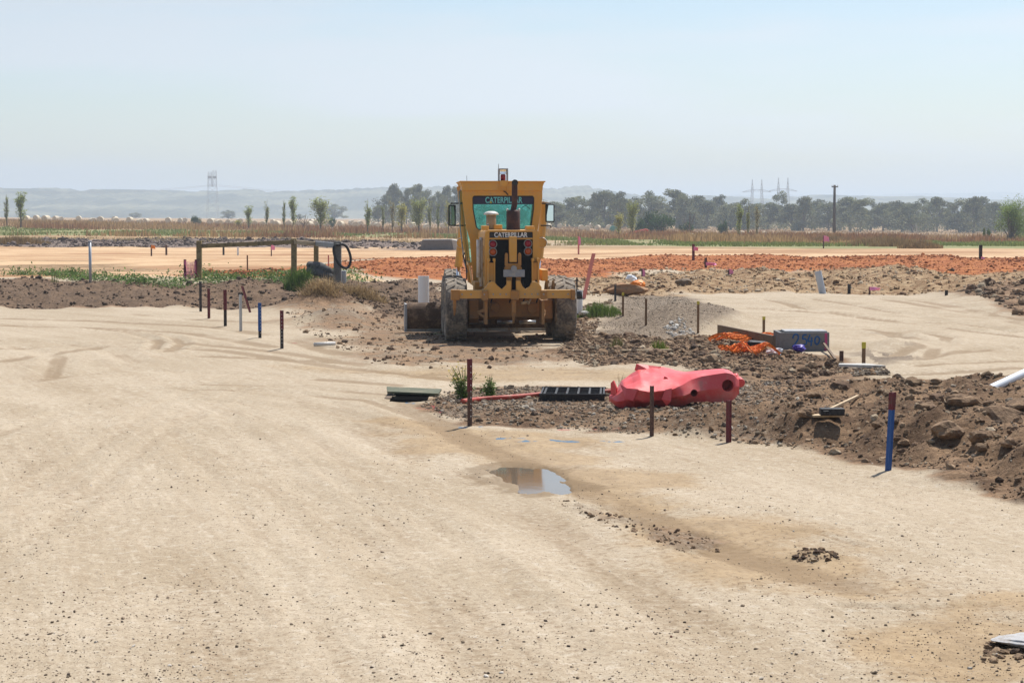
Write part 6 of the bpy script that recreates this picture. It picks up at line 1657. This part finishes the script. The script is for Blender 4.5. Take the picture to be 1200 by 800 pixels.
for u, top, wp, v, d, lab in ((230, 251, 18, 0, 420, 'small dark green bush below the left pylon'), (389.5, 252, 13, 1, 420, 'small dark bush right of the widest left poplar'), (772, 242.5, 46, 0, 330, 'largest dark green bush behind the yellow green poplars'), (752, 252, 22, 1, 320, 'dark bush at the left foot of the largest dark bush'), (804, 256.5, 24, 1, 325, 'low dark bush right of the largest dark bush'), (846, 256, 16, 0, 330, 'dark bush standing alone left of the three poplars'), (1155.5, 262, 11, 2, 235, 'small olive green shrub left of the big tree at right edge')):
    plant('green_bush', lab, 'bush', BUSH[v], u, d, top, 1.12, wp, 2.1)
# big bright tree at the right edge
def willow():
    r_ = np.random.default_rng(31); L, S_, C, paths = [], [], [], []
    for k in range(26):
        a = r_.uniform(0, 6.28); sp = r_.uniform(.3, 2.4); z = r_.uniform(1.6, 5.4) * (1 - .08 * sp); tip = np.array([sp * math.cos(a), sp * math.sin(a), z])
        paths.append(([Vector((0, 0, -.1)), Vector(tip * .4 + np.array([0, 0, z * .12])), Vector(tip)], [.10, .06, .02]))
        n = 330; d = r_.normal(size=(n, 3)) * np.array([.36, .36, .55]); L.append(tip + d - np.array([0, 0, .15])); S_.append(r_.uniform(.06, .11, n)); C.append(np.array((.20, .27, .065)) * r_.uniform(.7, 1.25) * r_.uniform(.6, 1.4, (n, 1)))
    V, F, Cc = leaf_quads(np.concatenate(L), np.concatenate(S_), np.concatenate(C), .1); V[:, 2] = np.maximum(V[:, 2], .15)
    crown = fast_mesh('crown', V, F, {'col': Cc}); crown.materials.append(M['leaf'])
    v, f = tubes_mesh(paths, 6); tr_ = bpy.data.meshes.new('trunk'); tr_.from_pydata([tuple(p) for p in v], [], f); tr_.materials.append(M['bark']); return crown, tr_
WIL = willow()
plant('broadleaf_tree', 'big bright green bushy tree at the right edge of the field', 'tree', WIL, 1184, 225, 225.5, 6.1, 46, 4.8)
plant('broadleaf_tree', 'low green tree at the very right edge below the big one', 'tree', WIL, 1212, 222, 253, 6.1, 36, 4.8)
# hazy gum trees
GT = 'gum trees of the hazy treeline'
right = [(652, 236), (666, 231), (684, 229.5), (699, 226), (708, 222.5), (724, 223.5), (742, 231), (760, 223), (776, 237), (792, 221.5), (803, 226), (817, 228), (828, 234), (841, 227.5), (856, 238), (872, 232.5), (888, 238), (900, 237), (913.5, 223.5), (928, 238), (941, 229.5), (955, 233), (970, 236), (984, 233), (996, 230.5), (1008, 233), (1019, 231.5), (1034, 237), (1046, 236), (1056, 234.5), (1069, 236.5), (1081, 232), (1097, 230.5), (1110, 237), (1124, 232), (1140, 229.5), (1152, 230), (1164, 236), (1178, 241), (1196, 243)]
for i, (u, top) in enumerate(right):
    d = (560, 620, 590, 650, 575)[i % 5]
    plant('gum_tree', 'hazy gum tree in the right treeline, %s from its left end' % ORD[i], 'gum tree', GUM[i * 3 % 8], u, d, top, 9.7, (32, 40, 36, 29, 44)[i % 5], 7.4, GT, dz=-.6)
left = [(444, 240, 18), (452, 228, 22), (462, 214.5, 26), (477, 220, 20), (488, 215.5, 24), (500, 222, 26), (514, 224, 24), (524, 216.5, 20), (534, 219, 22), (548, 224, 26)]
for i, (u, top, wp) in enumerate(left):
    plant('gum_tree', 'tall hazy gum tree left of the cab, %s from the left' % ORD[i], 'gum tree', GUM[(0, 2, 1, 3, 0, 2, 5, 1, 3, 4)[i]], u, 640 + 25 * (i % 3), top, 9.7, wp, 7.4, 'gum trees left of the cab')
for u, top, wp, d, lab in ((392, 239, 28, 1150, 'faint dust veiled tree between the widest left poplar and the cab'), (268, 246, 15, 1150, 'faint dust veiled tree right of the left pylon'), (352, 251, 12, 1200, 'very faint low tree behind the slim left poplars'), (160, 249, 14, 1300, 'very faint tree on the left beyond the hay bales')):
    plant('gum_tree', lab, 'gum tree', GUM[5], u, d, top, 9.7, wp, 7.4)
# the dense lower wood between and behind them reads as one mass
def woods():
    out = []
    for k in range(330):
        if k < 250: u = rng.uniform(636, 1330); d = rng.uniform(545, 760); top = rng.uniform(241, 254) + (u > 1130) * 3
        else: u = rng.uniform(438, 640); d = rng.uniform(640, 800); top = rng.uniform(229, 250)
        x = (u - 600) / FPX * d; zt_ = CAM_H + (HORIZON - top) * d / FPX; zb_ = gz(x, d) - .5; h = max(zt_ - zb_, 1.5); n = 210
        dd = rng.normal(size=(n, 3)); dd /= np.linalg.norm(dd, axis=1)[:, None]; dd *= rng.random((n, 1)) ** .4
        P = np.array([x, d, zb_ + h * .5]) + dd * np.array([rng.uniform(1.8, 3.4), 2.2, h * .52])
        base = np.array((.115, .125, .058)) * rng.uniform(.6, 1.5) + np.array((.025, .012, .006)) * rng.random()
        out.append(leaf_quads(P, rng.uniform(.22, .42, n), base * rng.uniform(.7, 1.35, (n, 1)), .15))
    V, F, C = join(out); o = obj('woods', fast_mesh('woods', V, F, {'col': C}), M['leaf']); tag(o, kind='stuff')
woods()
def bare_tree(u, d, top, label, m, seed):
    r_ = random.Random(seed); x = (u - 600) / FPX * d; z = gz(x, d); h = CAM_H + (HORIZON - top) * d / FPX - z
    t = thing('bare_tree', label, 'dead tree', (x, d, z)); paths = [([Vector((0, 0, -.1)), Vector((.03 * h, 0, h * .45))], [.05 * h * .5, .03 * h * .5])]
    for k in range(9):
        a = r_.uniform(0, 6.28); tip = Vector((math.cos(a) * h * r_.uniform(.1, .4), math.sin(a) * .3 * h, h * r_.uniform(.6, 1))); paths.append(([Vector((.02 * h, 0, h * r_.uniform(.15, .45))), tip * .6 + Vector((0, 0, .05 * h)), tip], [.018 * h, .012 * h, .005 * h]))
    v, f = tubes_mesh(paths, 5); mb = MB().raw(v, f); mb.build('trunk', m, t)
bare_tree(807, 318, 247, 'leafless dark tree above the low dark bush', M['bark'], 1); bare_tree(356, 305, 247, 'bare dead sapling left of the widest poplar', M['bark'], 2)
bare_tree(1074, 300, 261, 'bleached dead tree before the right treeline', M['palebark'], 3)

# ------------------------------------------------------------------ hay bales
bale = MB().lathe([(.0, -.6), (.55, -.6), (.63, -.56), (.65, -.5), (.65, .5), (.63, .56), (.55, .6), (.0, .6)], (0, 0, .62), 'X', 20).mesh('bale', False); bale.materials.append(M['baletop']); 
def bale_at(u, d, label, group, rot=None, s_=1.08):
    x = (u - 600) / FPX * d; o = link(bpy.data.objects.new('hay_bale', bale)); o.location = (x, d, gz(x, d) - .02); o.rotation_euler = (0, 0, random.uniform(.9, 2.2) if rot is None else rot); o.scale = (s_ * random.uniform(.88, 1.12),) * 3
    tag(o, label, 'hay bale', group)
for u in (35, 46, 56, 66, 71, 94, 111, 118, 133, 139, 154, 164, 171, 195, 209): bale_at(u + random.uniform(-3, 3), random.uniform(365, 560), 'round white topped hay bale in the far field left of the pylon', 'hay bales left of the pylon')
for u in (217, 245, 251, 257, 270, 277, 283, 300, 310, 320, 324): bale_at(u + random.uniform(-3, 3), random.uniform(365, 560), 'round hay bale in the far field between the pylon and the first tall poplars', 'hay bales by the pylon')
for u in (337, 352, 361, 366, 371, 382, 399, 412, 418, 424, 436, 444): bale_at(u + random.uniform(-3, 3), random.uniform(365, 560), 'round hay bale in the far field behind the middle left poplars', 'hay bales behind the middle left poplars')
for u in (465, 480, 486, 500, 517): bale_at(u + random.uniform(-3, 3), random.uniform(365, 560), 'round hay bale below the gum trees left of the cab', 'hay bales left of the cab')
for u in (644, 657, 682, 686, 694, 699, 711, 715): bale_at(u + random.uniform(-3, 3), random.uniform(365, 560), 'pale hay bale at the foot of the treeline right of the cab', 'hay bales right of the cab')
for u in (869, 893, 898, 903, 911, 923, 947, 954, 959, 971, 985): bale_at(u + random.uniform(-2, 2), random.uniform(330, 420), 'pale hay bale between the three poplars and the power pole', 'hay bales near the power pole', None, .8)
for u in (992, 1007, 1013, 1018, 1024, 1044): bale_at(u + random.uniform(-2, 2), random.uniform(330, 420), 'pale hay bale in the field right of the power pole', 'hay bales right of the power pole', None, .8)
bale_at(809.5, 222, 'lone dark round hay bale nearest in the dry grass', None, 1.2, .55)
p = Vector(((719 - 600) / FPX * 430, 430, 0)); p.z = gz(p.x, p.y)
o = MB().prism([(-.9, 0), (.9, 0), (.8, 1.0), (.2, 1.45), (-.6, 1.35), (-.9, .8)], -.8, .8).build('tarpaulin_stack', M['greensheet'], None, bevel=.12, loc=p); tag(o, 'dark teal covered stack beside the pale bales by the crooked poplar', 'covered stack')
p = Vector(((747 - 600) / FPX * 275, 275, 0)); p.z = gz(p.x, p.y)
o = MB().prism([(-2.6, 0), (1.7, 0), (1.6, 1.0), (1.1, 1.15), (-.6, .75), (-1.6, .45)], -.7, .7).build('red_tarpaulin', M['redsheet'], None, bevel=.1, loc=p); tag(o, 'low red sheet behind the trunk of the yellow green poplar', 'tarpaulin')

# ------------------------------------------------------------------ power pole, pylons, cables
d = 300; x = (977 - 600) / FPX * d; z = gz(x, d)
t = thing('power_pole', 'tall dark timber power pole before the treeline', 'power pole', (x, d, z)); zt_ = CAM_H + (HORIZON - 217) * d / FPX - z
MB().tube([(0, 0, -.3), (0, 0, zt_)], [.27, .18], 12).build('pole_shaft', M['polewood'], t, True)
MB().beam((-.48, -.2, zt_ - .28), (.48, -.2, zt_ - .28), .14, .16).build('cross_arm', M['polewood'], t)
for s in (-.42, .0, .42): MB().tube([(s, -.2, zt_ - .2), (s, -.2, zt_ - .02)], .05, 8).build('insulator', M['greysteel'], t, True)

def lattice(mb, legs, zs, r_):
    """four leg lines: legs(z) gives the corner points; horizontals and X braces between levels"""
    for z0, z1 in zip(zs[:-1], zs[1:]):
        A, B = legs(z0), legs(z1)
        for i in range(4):
            j = (i + 1) % 4
            mb.beam(A[i], B[i], r_ * 1.6, r_ * 1.6); mb.beam(A[i], B[j], r_, r_); mb.beam(A[j], B[i], r_, r_); mb.beam(B[i], B[j], r_, r_)
def pylon_left():
    d = 1500; k = d / FPX; x = (250 - 600) * k; z = gz(x, d) - 1
    t = thing('lattice_pylon', 'hazy twin topped lattice pylon on the left before the hills', 'pylon', (x, d, z))
    Z = lambda py: CAM_H + (HORIZON - py) * k - z
    mb = MB(); h = Z(219)
    sq = lambda c, w_, zz: [Vector((c - w_, -w_, zz)), Vector((c + w_, -w_, zz)), Vector((c + w_, w_, zz)), Vector((c - w_, w_, zz))]
    lattice(mb, lambda zz: sq(0, k * (6.6 - 1.6 * zz / h), zz), [0, h * .3, h * .55, h * .78, h], .085)
    mb.build('tower_leg', M['lattice'], t)
    for c, top, s in ((-3.0, 202, -1), (2.6, 200, 1)):
        mb = MB(); h1 = Z(top); lattice(mb, lambda zz: sq(c * k, k * (2.3 - .5 * (zz - h) / (h1 - h)), zz), [h, h + (h1 - h) * .3, h + (h1 - h) * .6, h1], .10)
        mb.span((c * k - 2.3 * k, -.9, Z(209.5)), (c * k + 2.3 * k, .9, Z(206.5)))
        mb.build('tower_mast', M['lattice'], t)
    mb = MB().beam((-5.6 * k, 0, Z(217.5)), (5.6 * k, 0, Z(217.5)), .5, .35); mb.beam((-5.4 * k, 0, Z(208)), (5.2 * k, 0, Z(208)), .4, .3); mb.build('cross_arm', M['lattice'], t)
pylon_left()
def pylon_right(u, ptop, parm, label):
    d = 1500; k = d / FPX; x = (u - 600) * k; z = gz(x, d) - 1
    t = thing('lattice_pylon', label, 'pylon', (x, d, z)); Z = lambda py: CAM_H + (HORIZON - py) * k - z
    sq = lambda c, w_, zz: [Vector((c - w_, -w_, zz)), Vector((c + w_, -w_, zz)), Vector((c + w_, w_, zz)), Vector((c - w_, w_, zz))]
    za = Z(parm); zt2 = Z(ptop)
    for c in (-5.2, 5.8):
        mb = MB(); lattice(mb, lambda zz: sq(c * k * (1 + .25 * (1 - zz / za)), k * (1.1 + .8 * (1 - zz / za)), zz), [0, za * .25, za * .5, za * .75, za], .11); mb.build('tower_leg', M['lattice'], t)
        mb = MB(); lattice(mb, lambda zz: sq(c * k, k * (1.1 * (1 - (zz - za) / (zt2 - za)) + .12), zz), [za, za + (zt2 - za) * .35, za + (zt2 - za) * .7, zt2], .11); mb.build('earth_peak', M['lattice'], t)
    mb = MB()
    for s in (-1, 1):
        mb.beam((0, 0, za + 1.1), (s * 10 * k, 0, za + .5), .32, .28); mb.beam((s * 10 * k, 0, za + .5), (s * 17 * k, 0, za - .9), .32, .28); mb.beam((0, 0, za - .1), (s * 17 * k, 0, za - .9), .2, .2)
        for q in range(6): mb.beam((s * k * (2 + 2.4 * q), 0, za - .15 - q * .1), (s * k * (3.2 + 2.4 * q), 0, za + .8 - .22 * q), .13, .13)
    mb.build('cross_arm', M['lattice'], t)
pylon_right(886, 210.5, 224, 'left one of two hazy wide armed pylons above the treeline'); pylon_right(916.5, 208.5, 223, 'right one of two hazy wide armed pylons, beside a round tree crown')
def cable(pts, d, label):
    P = [Vector(at_y(u, v, dd)) for (u, v), dd in zip(pts, d)]; P = smooth_path(P, 10)
    o = MB().tube([p - P[0] for p in P], .075, 5).build('power_cable', M['lattice'], None, loc=P[0]); tag(o, label, 'power cable')
cable([(-40, 224.5), (60, 225), (150, 224), (205, 220.5), (245, 217)], [1400, 1430, 1460, 1485, 1500], 'sagging power cable running left from the left pylon, upper one')
cable([(-40, 226), (60, 226.5), (150, 225.5), (205, 222), (245, 218)], [1400, 1430, 1460, 1485, 1500], 'sagging power cable running left from the left pylon, lower one')
cable([(256, 217), (280, 219), (310, 222), (350, 224), (420, 224.5)], [1500, 1510, 1530, 1560, 1600], 'sagging power cable running right from the left pylon, upper one')
cable([(256, 218.5), (280, 220.5), (310, 223.5), (350, 225.5), (420, 226)], [1500, 1510, 1530, 1560, 1600], 'sagging power cable running right from the left pylon, lower one')
